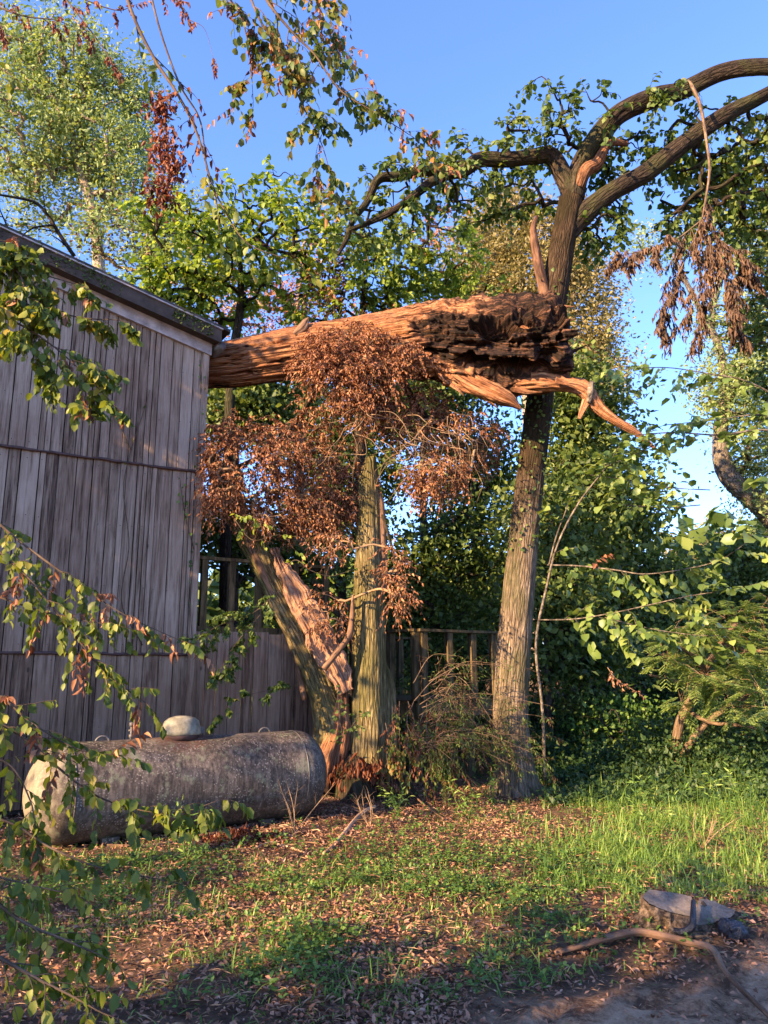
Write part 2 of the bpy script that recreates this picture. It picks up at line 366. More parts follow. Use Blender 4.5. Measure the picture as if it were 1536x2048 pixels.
def tankmat():
    m, t = newmat('weathered_tank_paint')
    P = coord(t)
    big = nz(t, P, 1.6, 6, .7); mid = nz(t, P, 9, 6, .75); sm = nz(t, P, 45, 5, .7)
    sx = t.nodes.new('ShaderNodeSeparateXYZ'); t.links.new(P, sx.inputs[0])
    drip = nz(t, coord(t, scale=(14, 14, 1.6)), 2.0, 5, .65)
    f = mth(t, 'ADD', mth(t, 'MULTIPLY', big, .35), mth(t, 'ADD', mth(t, 'MULTIPLY', drip, .35), mth(t, 'ADD', mth(t, 'MULTIPLY', mid, .12), mth(t, 'MULTIPLY', sm, .18))))
    col = ramp(t, f, [(.43, (.022, .018, .015)), (.50, (.075, .058, .045)), (.58, (.17, .135, .105))])
    # darker towards the belly, pale scuffs
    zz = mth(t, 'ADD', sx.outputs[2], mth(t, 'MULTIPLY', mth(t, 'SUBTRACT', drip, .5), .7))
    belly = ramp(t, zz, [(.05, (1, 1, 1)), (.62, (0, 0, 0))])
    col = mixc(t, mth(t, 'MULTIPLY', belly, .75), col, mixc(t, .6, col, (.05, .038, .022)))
    scf = N_(t, 'ShaderNodeTexVoronoi', i_Scale=40.0); t.links.new(P, scf.inputs['Vector'])
    sp_ = mth(t, 'MULTIPLY', ramp(t, scf.outputs['Distance'], [(.22, (1, 1, 1)), (.34, (0, 0, 0))]), ramp(t, nz(t, P, 5, 5, .7), [(.46, (0, 0, 0)), (.56, (1, 1, 1))]))
    col = mixc(t, mth(t, 'MULTIPLY', sp_, .8), col, (.30, .25, .20))
    lich = ramp(t, nz(t, P, 6, 5, .75), [(.56, (0, 0, 0)), (.64, (1, 1, 1))])
    col = mixc(t, mth(t, 'MULTIPLY', lich, .5), col, (.20, .22, .13))
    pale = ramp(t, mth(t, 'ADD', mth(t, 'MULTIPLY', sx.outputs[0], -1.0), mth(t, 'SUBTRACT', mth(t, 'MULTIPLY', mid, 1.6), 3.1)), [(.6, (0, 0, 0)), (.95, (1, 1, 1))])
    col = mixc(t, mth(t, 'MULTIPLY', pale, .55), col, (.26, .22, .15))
    rs_ = N_(t, 'ShaderNodeVectorMath', operation='DISTANCE'); t.links.new(P, rs_.inputs[0]); rs_.inputs[1].default_value = (-2.12, 8.30, .90)
    rf = ramp(t, mth(t, 'ADD', rs_.outputs['Value'], mth(t, 'MULTIPLY', mth(t, 'SUBTRACT', drip, .5), .5)), [(.16, (1, 1, 1)), (.36, (0, 0, 0))]); col = mixc(t, mth(t, 'MULTIPLY', rf, .7), col, (.14, .055, .025))
    return finish(m, t, col, .7, bump=mth(t, 'ADD', mid, sm), bdist=.004, bstr=.6, spec=.3)
M['tank'] = tankmat()
M['dome'] = plain('dome_paint', (.22, .20, .14), .6, 11, .65)

def groundmat():
    m, t = newmat('ground_soil')
    P = coord(t); so_ = N_(t, 'ShaderNodeAttribute', attribute_name='soil').outputs['Fac']
    n = nz(t, P, 4.5, 9, .75); f = nz(t, P, 34, 6, .75)
    a = ramp(t, mth(t, 'ADD', mth(t, 'MULTIPLY', n, .6), mth(t, 'MULTIPLY', f, .4)), [(.38, (.03, .018, .011)), (.5, (.10, .06, .035)), (.62, (.19, .115, .07))])
    b = ramp(t, mth(t, 'ADD', mth(t, 'MULTIPLY', n, .7), mth(t, 'MULTIPLY', f, .3)), [(.42, (.10, .054, .03)), (.5, (.29, .18, .105)), (.59, (.44, .29, .18))])
    col = mixc(t, so_, a, b)
    return finish(m, t, col, .95, bump=mth(t, 'ADD', n, mth(t, 'MULTIPLY', f, .5)), bdist=.05, bstr=.8, spec=.15)
M['ground'] = groundmat()

# ------------------------------------------------------------------ ground
def soilmask(x, y):
    """bare soil track at the front right"""
    P = np.stack([x * 1.3, y * 1.3, x * 0 + 5], -1)
    n = (fbm(P, 4) - .5) * 1.2
    edge = 5.0 - .25 * np.clip(2.6 - x, 0, 9) ** 1.15
    return ss(edge - y + n * .8, -.12, .25) * ss(x + n * .6, .1, .9)
def make_ground():
    xs = np.concatenate([np.linspace(-160, -14, 24), np.linspace(-12, 14, 240), np.linspace(16, 160, 24)])
    ys = np.concatenate([np.linspace(-60, 1, 14), np.linspace(2, 18, 220), np.linspace(19, 60, 30), np.linspace(66, 320, 20)])
    X, Y = np.meshgrid(xs, ys); Z = gh(X, Y)
    sm = soilmask(X, Y)
    rough = (fbm(np.stack([X * 7, Y * 7, X * 0], -1), 4) - .5) * .12 * ((np.abs(X) < 14) & (Y < 18) & (Y > 2))
    Z = Z + rough * (.4 + .8 * sm)
    g = Geo(); nx = len(xs); ny = len(ys)
    i = np.arange(ny - 1)[:, None] * nx; j = np.arange(nx - 1)[None]
    q = np.stack([i + j, i + j + 1, i + nx + j + 1, i + nx + j], -1).reshape(-1, 4)
    g.add(np.stack([X, Y, Z], -1), q=q); g.attr('soil', sm.ravel())
    setting(build(g, 'ground', M['ground']), 'leaf-strewn woodland ground with a bare soil track at the front')
make_ground()

# ------------------------------------------------------------------ house
HC = np.array([-2.53, 10.2, 0]); HU = np.array([-.849, -.528, 0]); HN = np.array([.528, -.849, 0]); Z3 = np.array([0, 0, 1.])
def hp(t, n, z): return HC + HU * t + HN * n + Z3 * z
def ztop(t): return 6.0 + .225 * t
def boards(g, t0, t1, zlo, zhi, n0, seed, wmin=.11, wmax=.2, gap=.007):
    r = rs(seed); t = t0
    while t < t1 - .02:
        wide = r.rand() < .62
        wd = min(r.uniform(wmin, wmax) if wide else r.uniform(.05, .085), t1 - t)
        d = (.014 + r.uniform(0, .01)) + (0 if wide else .014)
        a, b = t, t + wd - gap - r.uniform(0, .006)
        zl = zlo + r.uniform(-.012, .012) if zlo > .3 else zlo
        zb0, zb1 = (zhi(a), zhi(b)) if callable(zhi) else (zhi, zhi)
        k = 9; V = []
        wob = (r.rand(k, 2) - .5) * .004
        for s in range(k):
            for (tt, zt, sd, e) in ((a, zb0, 0, .004), (b, zb1, 1, -.004)):
                z = zl + (zt - zl) * s / (k - 1)
                V += [hp(tt + wob[s, sd], n0, z), hp(tt + wob[s, sd], n0 + d - .003, z), hp(tt + e + wob[s, sd], n0 + d + wob[s, sd] * .5, z)]
        V = np.array(V).reshape(k, 6, 3)[:, [0, 1, 2, 5, 4, 3]].reshape(-1, 3)
        q = []
        for s in range(k - 1):
            for c in range(5): q.append([s * 6 + c, s * 6 + c + 1, (s + 1) * 6 + c + 1, (s + 1) * 6 + c])
        q += [[0, 5, 4, 1], [1, 4, 3, 2], [(k - 1) * 6 + x for x in (0, 1, 4, 5)], [(k - 1) * 6 + x for x in (1, 2, 3, 4)]]
        g.add(V, q=q); t += wd
house = thing('wooden_house', 'two-storey house with weathered grey-purple vertical board siding and mossy sloping roof edge', 'house', hp(0, 0, 0))
def make_house():
    W = 8.0; TL = 4.4
    g = Geo(); c = [hp(0, -.01, 0), hp(TL, -.01, 0), hp(TL, -W, 0), hp(0, -W, 0)]
    V = c + [c[0] + Z3 * 6.0, c[1] + Z3 * ztop(TL), c[2] + Z3 * ztop(TL), c[3] + Z3 * 6.0]
    g.add(V, q=[[0, 1, 5, 4], [1, 2, 6, 5], [2, 3, 7, 6], [3, 0, 4, 7], [4, 5, 6, 7]]); build(g, 'wall_core', M['backing'], house, False)
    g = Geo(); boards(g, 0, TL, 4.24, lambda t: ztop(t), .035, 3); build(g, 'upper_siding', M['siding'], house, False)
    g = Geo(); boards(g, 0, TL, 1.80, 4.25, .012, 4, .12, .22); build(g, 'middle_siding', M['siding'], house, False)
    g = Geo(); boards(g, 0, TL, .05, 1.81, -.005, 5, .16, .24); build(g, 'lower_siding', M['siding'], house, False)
    g = Geo(); r = rs(70)   # nail heads, rusting
    for z in (4.33, 4.9, 5.6, 1.9, 2.6, 3.4, 4.12, 1.7, .9):
        t = .05
        while t < 3:
            p = hp(t, .0675 if z > 4.24 else .045 if z > 1.8 else .028, z + r.normal(0, .012)); leaves(g, [p], [Z3], [HN], [.016], 'fine', .45); t += r.uniform(.12, .2)
    o = build(g, 'nail_heads', M['flash'], house); o['kind'] = 'stuff'
    # side wall towards the deck
    g = Geo()
    r = rs(9); s = 0
    while s < W - .2:
        wd = r.uniform(.13, .22); box(g, hp(-.03, -s - wd + .01, .05), HU * .03, -HN * -(wd - .012), Z3 * 6.0); s += wd
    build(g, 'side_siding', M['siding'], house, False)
    for z, nn in ((4.235, .036), (1.795, .013)):
        g = Geo(); tt = np.linspace(-.01, TL, 40); r = rs(int(z * 10))
        P = np.array([hp(t, nn + .018, z + r.uniform(-.006, .006)) for t in tt]); tube(g, P, np.full(40, .02), 5, flat=.8)
        build(g, 'flashing_strip', M['flash'], house)
    g = Geo(); box(g, hp(-.04, .05, 0.02), HU * .09, HN * .03, Z3 * 6.0); build(g, 'corner_board', M['siding'], house, False)
    # frieze, barge board, drip edge, roof
    def slab(name, ta, tb, n0, n1, lo, hi, mat):
        g = Geo(); V = []
        for t in (ta, tb):
            V += [hp(t, n0, ztop(max(t, 0)) + .225 * min(t, 0) + lo), hp(t, n1, ztop(max(t, 0)) + .225 * min(t, 0) + lo), hp(t, n1, ztop(max(t, 0)) + .225 * min(t, 0) + hi), hp(t, n0, ztop(max(t, 0)) + .225 * min(t, 0) + hi)]
        g.add(V, q=[[0, 1, 2, 3], [7, 6, 5, 4], [0, 4, 5, 1], [1, 5, 6, 2], [2, 6, 7, 3], [3, 7, 4, 0]]); return build(g, name, mat, house, False)
    slab('frieze_board', -.06, TL + .15, .062, .11, -.06, .11, M['trim'])
    slab('soffit', -.10, TL + .15, .112, .262, .112, .13, M['barge'])
    slab('barge_board', -.13, TL + .15, .264, .30, .09, .275, M['barge'])
    slab('drip_edge', -.14, TL + .15, .24, .325, .277, .295, M['trim'])
    slab('roof', -.25, TL + .15, -W - .3, .315, .297, .335, M['shingle'])
    g = Geo(); tube(g, [hp(-.17, .2, 6.06), hp(-.17, -W, 6.06)], [.065, .065], 10); build(g, 'gutter', M['metal'], house)
    # gable louvre
    g = Geo()
    for k in range(7): box(g, hp(2.75, .066, 6.0 + k * .085), HU * .7, HN * .035 + Z3 * -.03, Z3 * .012 + HN * .004)
    v = build(g, 'gable_vent', M['trim'], house, False)
    # moss on the barge
    g = Geo(); r = rs(12)
    for k in range(900):
        t = abs(r.normal(0, 1.3)) % 4 if r.rand() < .4 else r.uniform(0, 4); 
        if fbm(np.array([[t * 2.2, 3.3, 0]]))[0] < .47: continue
        p = hp(t, .31 + r.uniform(0, .015), ztop(t) + .16 + r.uniform(-.05, .15)); leaves(g, [p], rdir(r, 1), rdir(r, 1), [r.uniform(.02, .06)], 'fine', .3)
    build(g, 'moss', M['moss'], house)
make_house()

# vines on the wall
def wall_vine(paths, name, label, seed, nl=40):
    g = Geo(); L = Geo(); r = rs(seed)
    base = None
    for pth in paths:
        P = []
        for (px, py) in pth:
            a = at(px, py, 1.0) - np.array([0, 0, CAMZ]); # ray from camera
            o = np.array([0, 0, CAMZ]); k = (hp(0, .075, 0) - o).dot(HN) / a.dot(HN); P.append(o + a * k)
        P = np.array(P); base = P[0] if base is None else base
        Q, _ = tube(g, P, np.linspace(.008, .004, len(P)), 5, n=len(P) * 5)
        for k in range(nl):
            p = Q[r.randint(len(Q))] + r.normal(0, .03, 3) + HN * .02
            leaves(L, [p], [HN * .3 + r.normal(0, .6, 3) - Z3 * .3], [HN + r.normal(0, .3, 3)], [r.uniform(.03, .06)], 'oval', .35)
    t = thing(name, label, 'vine', base); build(g, 'stem', M['twig'], t); 
    if L.n: build(L, 'leaves', M['weeds'], t)
wall_vine([[(285, 1290), (243, 1205), (258, 1090), (247, 980), (262, 900), (285, 830), (300, 780)], [(262, 900), (235, 840), (215, 790), (225, 740)]],
          'climbing_vine', 'thin dark vine creeping up the middle of the weathered board wall', 3, 5)
wall_vine([[(385, 1290), (380, 1200), (388, 1100), (392, 1000), (396, 900), (402, 800), (400, 720)], [(388, 1100), (370, 1030), (360, 960)]],
          'climbing_vine', 'leafy vine climbing the right corner of the house wall', 5, 22)

# ------------------------------------------------------------------ decks and stair
def post(g, a, b, wd=.09):
    a = np.asarray(a, float); b = np.asarray(b, float); d = b - a
    u = np.cross(d, [0, 0, 1.]); u = HU.copy() if np.linalg.norm(u) < 1e-3 else u / np.linalg.norm(u)
    v = np.cross(d / np.linalg.norm(d), u)
    box(g, a - u * wd / 2 - v * wd / 2, u * wd, v * wd, d)
def make_decks():
    t = thing('wooden_deck', 'raised deck beside the house corner with board skirting and a weathered railing', 'deck', hp(0, 0, 0))
    g = Geo(); box(g, hp(-.06, -.02, 2.08), -HU * 2.0, -HN * 3.0, Z3 * .09); build(g, 'platform', M['deckwood'], t, False)
    g = Geo(); r = rs(21); s = .06
    while s < 2.0:
        wd = r.uniform(.15, .22); box(g, hp(-s, .01 + r.uniform(0, .01), .03), -HU * (wd - .01), -HN * .02, Z3 * (2.06 + r.uniform(-.03, .02))); s += wd
    build(g, 'skirting', M['siding'], t, False)
    g = Geo(); box(g, hp(-.06, -.012, 3.06), -HU * 2.0, -HN * .09, Z3 * .045); box(g, hp(-2.06, -.10, 3.06), HU * .09, -HN * 2.6, Z3 * .045); build(g, 'top_rail', M['deckwood'], t, False)
    for s, n in ((-.16, 0), (-.55, 0), (-.95, 0), (-1.5, 0), (-2.0, 0), (-2.0, -1.2), (-2.0, -2.4)):
        g = Geo(); post(g, hp(s, -.06 + n, 2.17), hp(s, -.06 + n, 3.058), .085); build(g, 'post', M['deckwood'], t, False)
    # lower deck behind the stump, around the big trunk
    P = lambda px, Y, z: np.array([(px - 768) / (F * cp + 60) * Y, Y, z])
    a = P(775, 12.2, 1.15); b = P(835, 11.75, 1.15); c = P(1045, 12.9, 1.15)
    t = thing('wooden_deck', 'lower deck with olive-brown railing posts behind the upright stump and big trunk', 'deck', (a[0], a[1], 0))
    d1 = c - b; d1 /= np.linalg.norm(d1); nn = np.array([-d1[1], d1[0], 0])
    g = Geo(); L = np.linalg.norm(c - b); w_ = 2.6
    k = 0
    while k < L - .1: box(g, b + d1 * k - Z3 * .04, d1 * .135, nn * w_, Z3 * .04); k += .142
    build(g, 'floor_boards', M['deckwood'], t, False)
    g = Geo(); box(g, b - Z3 * .24, d1 * L, nn * .05, Z3 * .195); build(g, 'rim_joist', M['deckwood'], t, False); g = Geo(); box(g, b + nn * w_ - Z3 * .24, d1 * L, -nn * .05, Z3 * .195); build(g, 'rim_joist', M['deckwood'], t, False)
    g = Geo(); box(g, a - Z3 * .24, (b - a) * .99, nn * .05, Z3 * .195); build(g, 'rim_joist', M['deckwood'], t, False)
    H = 1.02
    for (p, q_) in ((a, b), (b, c), (b + nn * w_ + d1 * 1.0, b + nn * w_ + d1 * L)):
        g = Geo(); u = q_ - p; v = np.cross(Z3, u / np.linalg.norm(u)); box(g, p - v * .08 + Z3 * H - u * .001, u * .999, v * .14, Z3 * .04); build(g, 'top_rail', M['deckwood'], t, False)
    for (p, q_, f) in [(a, b, .12), (a, b, .93), (b, c, .05), (b, c, .28), (b, c, .50), (b, c, .70), (b, c, .88)] + [(b + nn * w_, c + nn * w_, f) for f in (.5, .68, .86)]:
        g = Geo(); x = p + (q_ - p) * f; post(g, x, x + Z3 * (H - .003), .1); build(g, 'railing_post', M['deckwood'], t, False)
    for (p, f) in [(b, .03), (b, .5), (b, .95), (b + nn * w_, .1), (b + nn * w_, .6)]:
        g = Geo(); x = p + d1 * L * f + nn * (.12 if p is b else -.12); post(g, x - Z3 * 1.15, x - Z3 * .045, .12); build(g, 'support_post', M['deckwood'], t, False)
    g = Geo(); post(g, b + nn * w_ * .5 + d1 * .4 + Z3 * .05, b + nn * w_ + d1 * 1.05 + Z3 * .95, .07); build(g, 'brace', M['deckwood'], t, False)
    # stair from the upper to the lower deck
    s0 = np.array([-1.15, 12.3, 2.1]); s1 = np.array([.15, 12.7, 1.18]); t = thing('wooden_staircase', 'short wooden staircase with sloping handrail between the two decks', 'staircase', (s1[0], s1[1], 1.15))
    dn = s1 - s0; hz = np.array([dn[0], dn[1], 0]); sd = np.cross(Z3, hz / np.linalg.norm(hz))
    for o in (0, .9):
        g = Geo(); V = s0 + sd * o; box(g, V, dn, sd * .04, Z3 * -.22); build(g, 'stringer', M['deckwood'], t, False)
        g = Geo(); box(g, V + Z3 * .85, dn, sd * .09, Z3 * .09); build(g, 'handrail', M['deckwood'], t, False)
        for f in (.05, .5, .95):
            g = Geo(); post(g, V + dn * f + sd * .04, V + dn * f + sd * .04 + Z3 * .84, .07); build(g, 'baluster', M['deckwood'], t, False)
    for k in range(5):
        g = Geo(); f = (k + .5) / 5; p = s0 + dn * f; box(g, p + sd * .042, hz * .2, sd * .856, Z3 * .035); build(g, 'tread', M['deckwood'], t, False)
make_decks()

# ------------------------------------------------------------------ propane tank
def make_tank():
    A = np.array([-3.05, 7.72, .45]); B = np.array([-1.02, 8.98, .47]); R = .46; e = .36
    d = (B - A); L = np.linalg.norm(d); d /= L; s = np.cross(Z3, d)
    root = thing('gas_tank', 'long grey weathered cylindrical gas tank lying in front of the board wall', 'tank', (A + B) / 2 * np.array([1, 1, 0]))
    g = Geo(); ns = 64
    prof = [(-e * math.cos(a), R * math.sin(a)) for a in np.linspace(0.02, math.pi / 2, 16)] + [(x, R) for x in np.linspace(.02, L - .02, 24)] + [(L + e * math.sin(a), R * math.cos(a)) for a in np.linspace(0, math.pi / 2 - .02, 16)]
    P = np.array([A + d * p[0] for p in prof]); th = np.linspace(0, 2 * np.pi, ns, endpoint=False)
    V = P[:, None] + np.array([p[1] for p in prof])[:, None, None] * (np.cos(th)[None, :, None] * s + np.sin(th)[None, :, None] * Z3)
    V = V + (noise(V * 2.3)[..., None] - .5) * .012
    n = len(prof); i = np.arange(n - 1)[:, None] * ns; j = np.arange(ns)[None]; j2 = (j + 1) % ns
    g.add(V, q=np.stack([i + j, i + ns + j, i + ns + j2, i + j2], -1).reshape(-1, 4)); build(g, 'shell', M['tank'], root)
    for x in (.02, L - .02):
        g = Geo(); c = A + d * x; tube(g, np.array([c + (s * math.cos(a) + Z3 * math.sin(a)) * (R + .0005) for a in np.linspace(0, 2 * math.pi, 49)]), np.full(49, .005), 5); build(g, 'weld_seam', M['metal' if x > 1 else 'tank'], root)
    for x in (.32, L - .35):
        g = Geo(); c = A + d * x + Z3 * (R - .01); tube(g, np.array([c + d * .065 * math.cos(a) + Z3 * (.055 * math.sin(a)) for a in np.linspace(0, math.pi, 9)]), np.full(9, .011), 8); build(g, 'lifting_lug', M['metal'], root)
    for x in (.4, L - .4):
        for sg in (-1, 1):
            g = Geo(); box(g, A + d * (x - .08) + s * sg * .24 - s * .03 - Z3 * .5, d * .16, s * .06, Z3 * .1); build(g, 'foot', M['tank'], root, False)
    # dome lid
    c = A + d * (L * .46) + Z3 * (R - .02) - s * .02
    g = Geo(); ns = 40; th = np.linspace(0, 2 * np.pi, ns, endpoint=False); rings = [(.195, .045), (.203, .05), (.203, .075), (.197, .13), (.178, .18), (.135, .212), (.07, .226), (.004, .229)]
    V = np.array([[c + d * r * math.cos(a) + s * r * .88 * math.sin(a) + Z3 * z for a in th] for r, z in rings]); V = V + (noise(V * 7)[..., None] - .5) * .012
    i = np.arange(len(rings) - 1)[:, None] * ns; j = np.arange(ns)[None]; j2 = (j + 1) % ns
    g.add(V, q=np.stack([i + j, i + ns + j, i + ns + j2, i + j2], -1).reshape(-1, 4)[:, ::-1]); dome = build(g, 'dome_lid', M['dome'], root)
    g = Geo(); tube(g, [c + Z3 * .0, c + Z3 * .07], [.17, .17], 24); build(g, 'dome_collar', M['flash'], root)
    g = Geo(); box(g, c + d * .197 - s * .02 + Z3 * .05, d * .04, s * .04, Z3 * .06); build(g, 'hinge', M['metal'], dome, False)
    # valve pipe
    c = A + d * (L * .26) + Z3 * (R - .02) + s * .1
    g = Geo(); tube(g, [c, c + Z3 * .14], [.014, .014], 8); tube(g, [c + Z3 * .1 - d * .03, c + Z3 * .1 + d * .03], [.01, .01], 6)
    tube(g, [c + Z3 * .14, c + Z3 * .18], [.026, .026], 10); tube(g, [c + Z3 * .03, c + Z3 * .06], [.024, .024], 6); build(g, 'valve', M['metal'], root)
make_tank()

# ------------------------------------------------------------------ broken stump and leaning trunk
def barkdisp(amp, fr=9, seed=0, flare=None, lump=.25):
    def f(s, th, r):
        P = np.stack([np.cos(th) * fr * .5, np.sin(th) * fr * .5, s * 1.3 + seed], -1)
        n = fbm(P, 4); rid = 1 - np.abs(2 * n - 1) * 2.0
        big = fbm(np.stack([np.cos(th) * .9, np.sin(th) * .9, s * .8 + seed * 3], -1), 2) - .5
        rr = r * (1 + lump * big) + amp * rid
        if flare: rr = rr * (1 + flare(s, th))
        return rr
    return f
def pp(lst, Y=None):
    """list of (px,py,Y,rpx) -> pts, radii"""
    P = np.array([at(a[0], a[1], a[2]) for a in lst]); R = np.array([a[3] * mpp(a[1], a[2]) for a in lst]); return P, R
stump_base = gp(720, 1590)
def make_stump():
    sb = stump_base; Ys = sb[1]
    root = thing('broken_tree_stump', 'shattered mossy double stump, one trunk upright and one leaning left with pink exposed wood', 'tree stump', sb)
    g = Geo(); P, R = pp([(733, 1560, Ys, 44), (738, 1480, Ys - .05, 40), (738, 1400, Ys - .05, 36), (738, 1300, Ys - .05, 32), (738, 1200, Ys - .05, 29), (738, 1100, Ys - .05, 25), (738, 1000, Ys - .05, 22), (735, 915, Ys - .05, 16)])
    def jag(s, th, r):
        top = s.max(); return r * (1 - .75 * ss(s + .22 * np.cos(th * 1 + 1.2) + .1 * noise(np.stack([np.cos(th) * 4, np.sin(th) * 4, s * 0], -1)), top - .06, top + .12))
    bd = barkdisp(.014, 14, 1)
    tube(g, P, R, 110, n=330, disp=lambda s, th, r: jag(s, th, bd(s, th, r))); build(g, 'upright_trunk', M['bark_stump'], root)
    # torn sliver on its right side near the top
    g = Geo(); P, R = pp([(768, 1185, Ys - .08, 7), (766, 1090, Ys - .1, 8), (762, 1010, Ys - .1, 7), (757, 978, Ys - .1, 1.5)]); tube(g, P, R, 10, n=30, disp=barkdisp(.006, 9, 4)); build(g, 'bark_sliver', M['root'], root)
    g = Geo(); P, R = pp([(766, 1520, Ys, 26), (772, 1440, Ys, 20), (775, 1370, Ys, 12), (765, 1320, Ys, 3)]); tube(g, P, R, 26, n=60, disp=barkdisp(.02, 9, 5)); build(g, 'bark_plate', M['bark_stump'], root)
    # leaning trunk
    g = Geo(); P, R = pp([(665, 1560, Ys + .05, 38), (670, 1470, Ys, 37), (650, 1390, Ys, 25), (609, 1290, Ys + .05, 24), (562, 1200, Ys + .1, 22), (518, 1110, Ys + .15, 20), (474, 1030, Ys + .2, 18), (438, 950, Ys + .25, 15), (418, 905, Ys + .3, 8)])
    tube(g, P, R, 100, n=300, disp=barkdisp(.028, 10, 7, None, .5)); build(g, 'leaning_trunk', M['bark_stump'], root)
    # inner wood slab facing up right: a rough split plank
    g = Geo(); L_ = [(548, 1098, 8, .06), (568, 1140, 18, .02), (588, 1175, 28, -.02), (616, 1228, 33, -.06), (647, 1288, 35, -.1), (674, 1340, 32, -.14), (694, 1384, 18, -.16)]
    C_ = crom(np.array([at(a, b, Ys - .13 + d) for a, b, c, d in L_]), 160); Wd = np.interp(np.linspace(0, 6, 160), range(7), [c * .8 * mpp(b, Ys) for a, b, c, d in L_])
    T, N, B_ = frames(C_); u = np.linspace(-1, 1, 46); V = []
    side = np.cross(T, np.array([0, -1., 0])); side /= np.linalg.norm(side, axis=1)[:, None]; fr = np.cross(side, T)
    fr *= np.sign(-fr[:, 1:2] + 1e-9)
    e = (fbm(np.stack([np.arange(160) * .11, np.zeros(160), np.zeros(160)], -1), 4) - .5) * .09; e2 = (fbm(np.stack([np.arange(160) * .13, np.zeros(160) + 9, np.zeros(160)], -1), 4) - .5) * .09
    X = C_[:, None] + side[:, None] * ((u[None] * Wd[:, None]) + np.where(u[None] > 0, e[:, None] * u[None], e2[:, None] * -u[None]))[..., None]
    nq = fbm(np.stack([np.broadcast_to(u[None] * 4.5, X.shape[:2]), np.arange(160)[:, None] * .02 + 0 * u[None], 0 * X[..., 0]], -1), 5)
    n2 = np.floor(fbm(X * 4.5, 4) * 10) / 10
    dep = .05 * (1 - u[None] ** 4) + (nq - .5) * .16 + (n2 - .5) * .05
    X1 = X + fr[:, None] * dep[..., None]; X2 = X - fr[:, None] * .09
    def gridq(a, b, o, flip): i = np.arange(a - 1)[:, None] * b; j = np.arange(b - 1)[None]; q = np.stack([i + j, i + j + 1, i + b + j + 1, i + b + j], -1).reshape(-1, 4) + o; return q[:, ::-1] if flip else q
    n_ = 160 * 46; q = np.vstack([gridq(160, 46, 0, False), gridq(160, 46, n_, True)])
    k = np.arange(159) * 46; q = np.vstack([q, np.stack([k, k + 46, k + 46 + n_, k + n_], 1), np.stack([k + 45, k + 45 + n_, k + 91 + n_, k + 91], 1)])
    k = np.arange(45); q = np.vstack([q, np.stack([k, k + n_, k + 1 + n_, k + 1], 1), np.stack([k + 159 * 46, k + 1 + 159 * 46, k + 1 + 159 * 46 + n_, k + 159 * 46 + n_], 1)])
    g.add(np.concatenate([X1.reshape(-1, 3), X2.reshape(-1, 3)]), q=q)
    uu = np.broadcast_to(u[None], X.shape[:2]) * .3; ss_ = np.broadcast_to(np.arange(160)[:, None] * .012, X.shape[:2]); sc = np.stack([uu, uu * 0, ss_], -1).reshape(-1, 3); g.attr('along', np.vstack([sc, sc]))
    build(g, 'exposed_wood', M['pink'], root)
    g = Geo(); P, R = pp([(610, 1400, Ys + .05, 5), (585, 1270, Ys + .02, 9), (548, 1190, Ys + .02, 8), (510, 1110, Ys + .02, 7), (478, 1040, Ys + .1, 4)]); tube(g, P, R, 12, n=50, disp=barkdisp(.012, 6, 14)); build(g, 'bark_strip', M['root'], root)
    g = Geo(); P, R = pp([(648, 1338, Ys - .5, 6), (678, 1300, Ys - .45, 6), (698, 1272, Ys - .4, 6), (704, 1235, Ys - .38, 5), (706, 1190, Ys - .38, 2)]); tube(g, P, R, 9, n=26, disp=barkdisp(.004, 6, 3)); build(g, 'splinter', M['root'], root)
    # split crotch with fresh wood
    g = Geo(); P, R = pp([(668, 1575, Ys - .08, 36), (668, 1520, Ys - .15, 30), (680, 1470, Ys - .18, 22), (686, 1410, Ys - .17, 12), (690, 1350, Ys - .12, 4)])
    def js(s, th, r):
        n = fbm(np.stack([np.cos(th) * 4, np.sin(th) * 4, s * 1.2], -1), 4); return r * (1 + .9 * (n - .5)) + .03 * (np.floor(n * 9) / 9 - .5)
    tube(g, P, R, 70, n=120, disp=js); sc = np.concatenate([a.copy() for a in g.v]); g.attr('rot', ss(1.0 - sc[:, 2], .5, 1.0) * .8 + .30); build(g, 'torn_wood', M['wood'], root)
    # root flare
    g = Geo(); P = np.array([sb + [0, .05, -.25], sb + [0, .05, .05], sb + [-.05, .04, .25], sb + [-.08, .06, .42], sb + [-.1, .08, .6]]); R = np.array([.80, .62, .46, .36, .2])
    fl = lambda s, th: .28 * np.cos(th * 5 + .6) * (1 - ss(s, .1, .9))
    tube(g, P, R, 120, n=90, disp=barkdisp(.04, 9, 11, fl, .5)); build(g, 'root_flare', M['bark_dark'], root)
    # moss / dead bark shreds hanging at the break
    g = Geo(); r = rs(6); n = 420; p = at(725, 1545, Ys - .42) + r.normal(0, 1, (n, 3)) * [.20, .05, .09]; leaves(g, p, np.tile([0, 0, -1.], (n, 1)) + r.normal(0, .35, (n, 3)), rdir(r, n), r.uniform(.05, .15, n), 'wilt', .16); build(g, 'bark_shreds', M['lf_rust'], root)
make_stump()

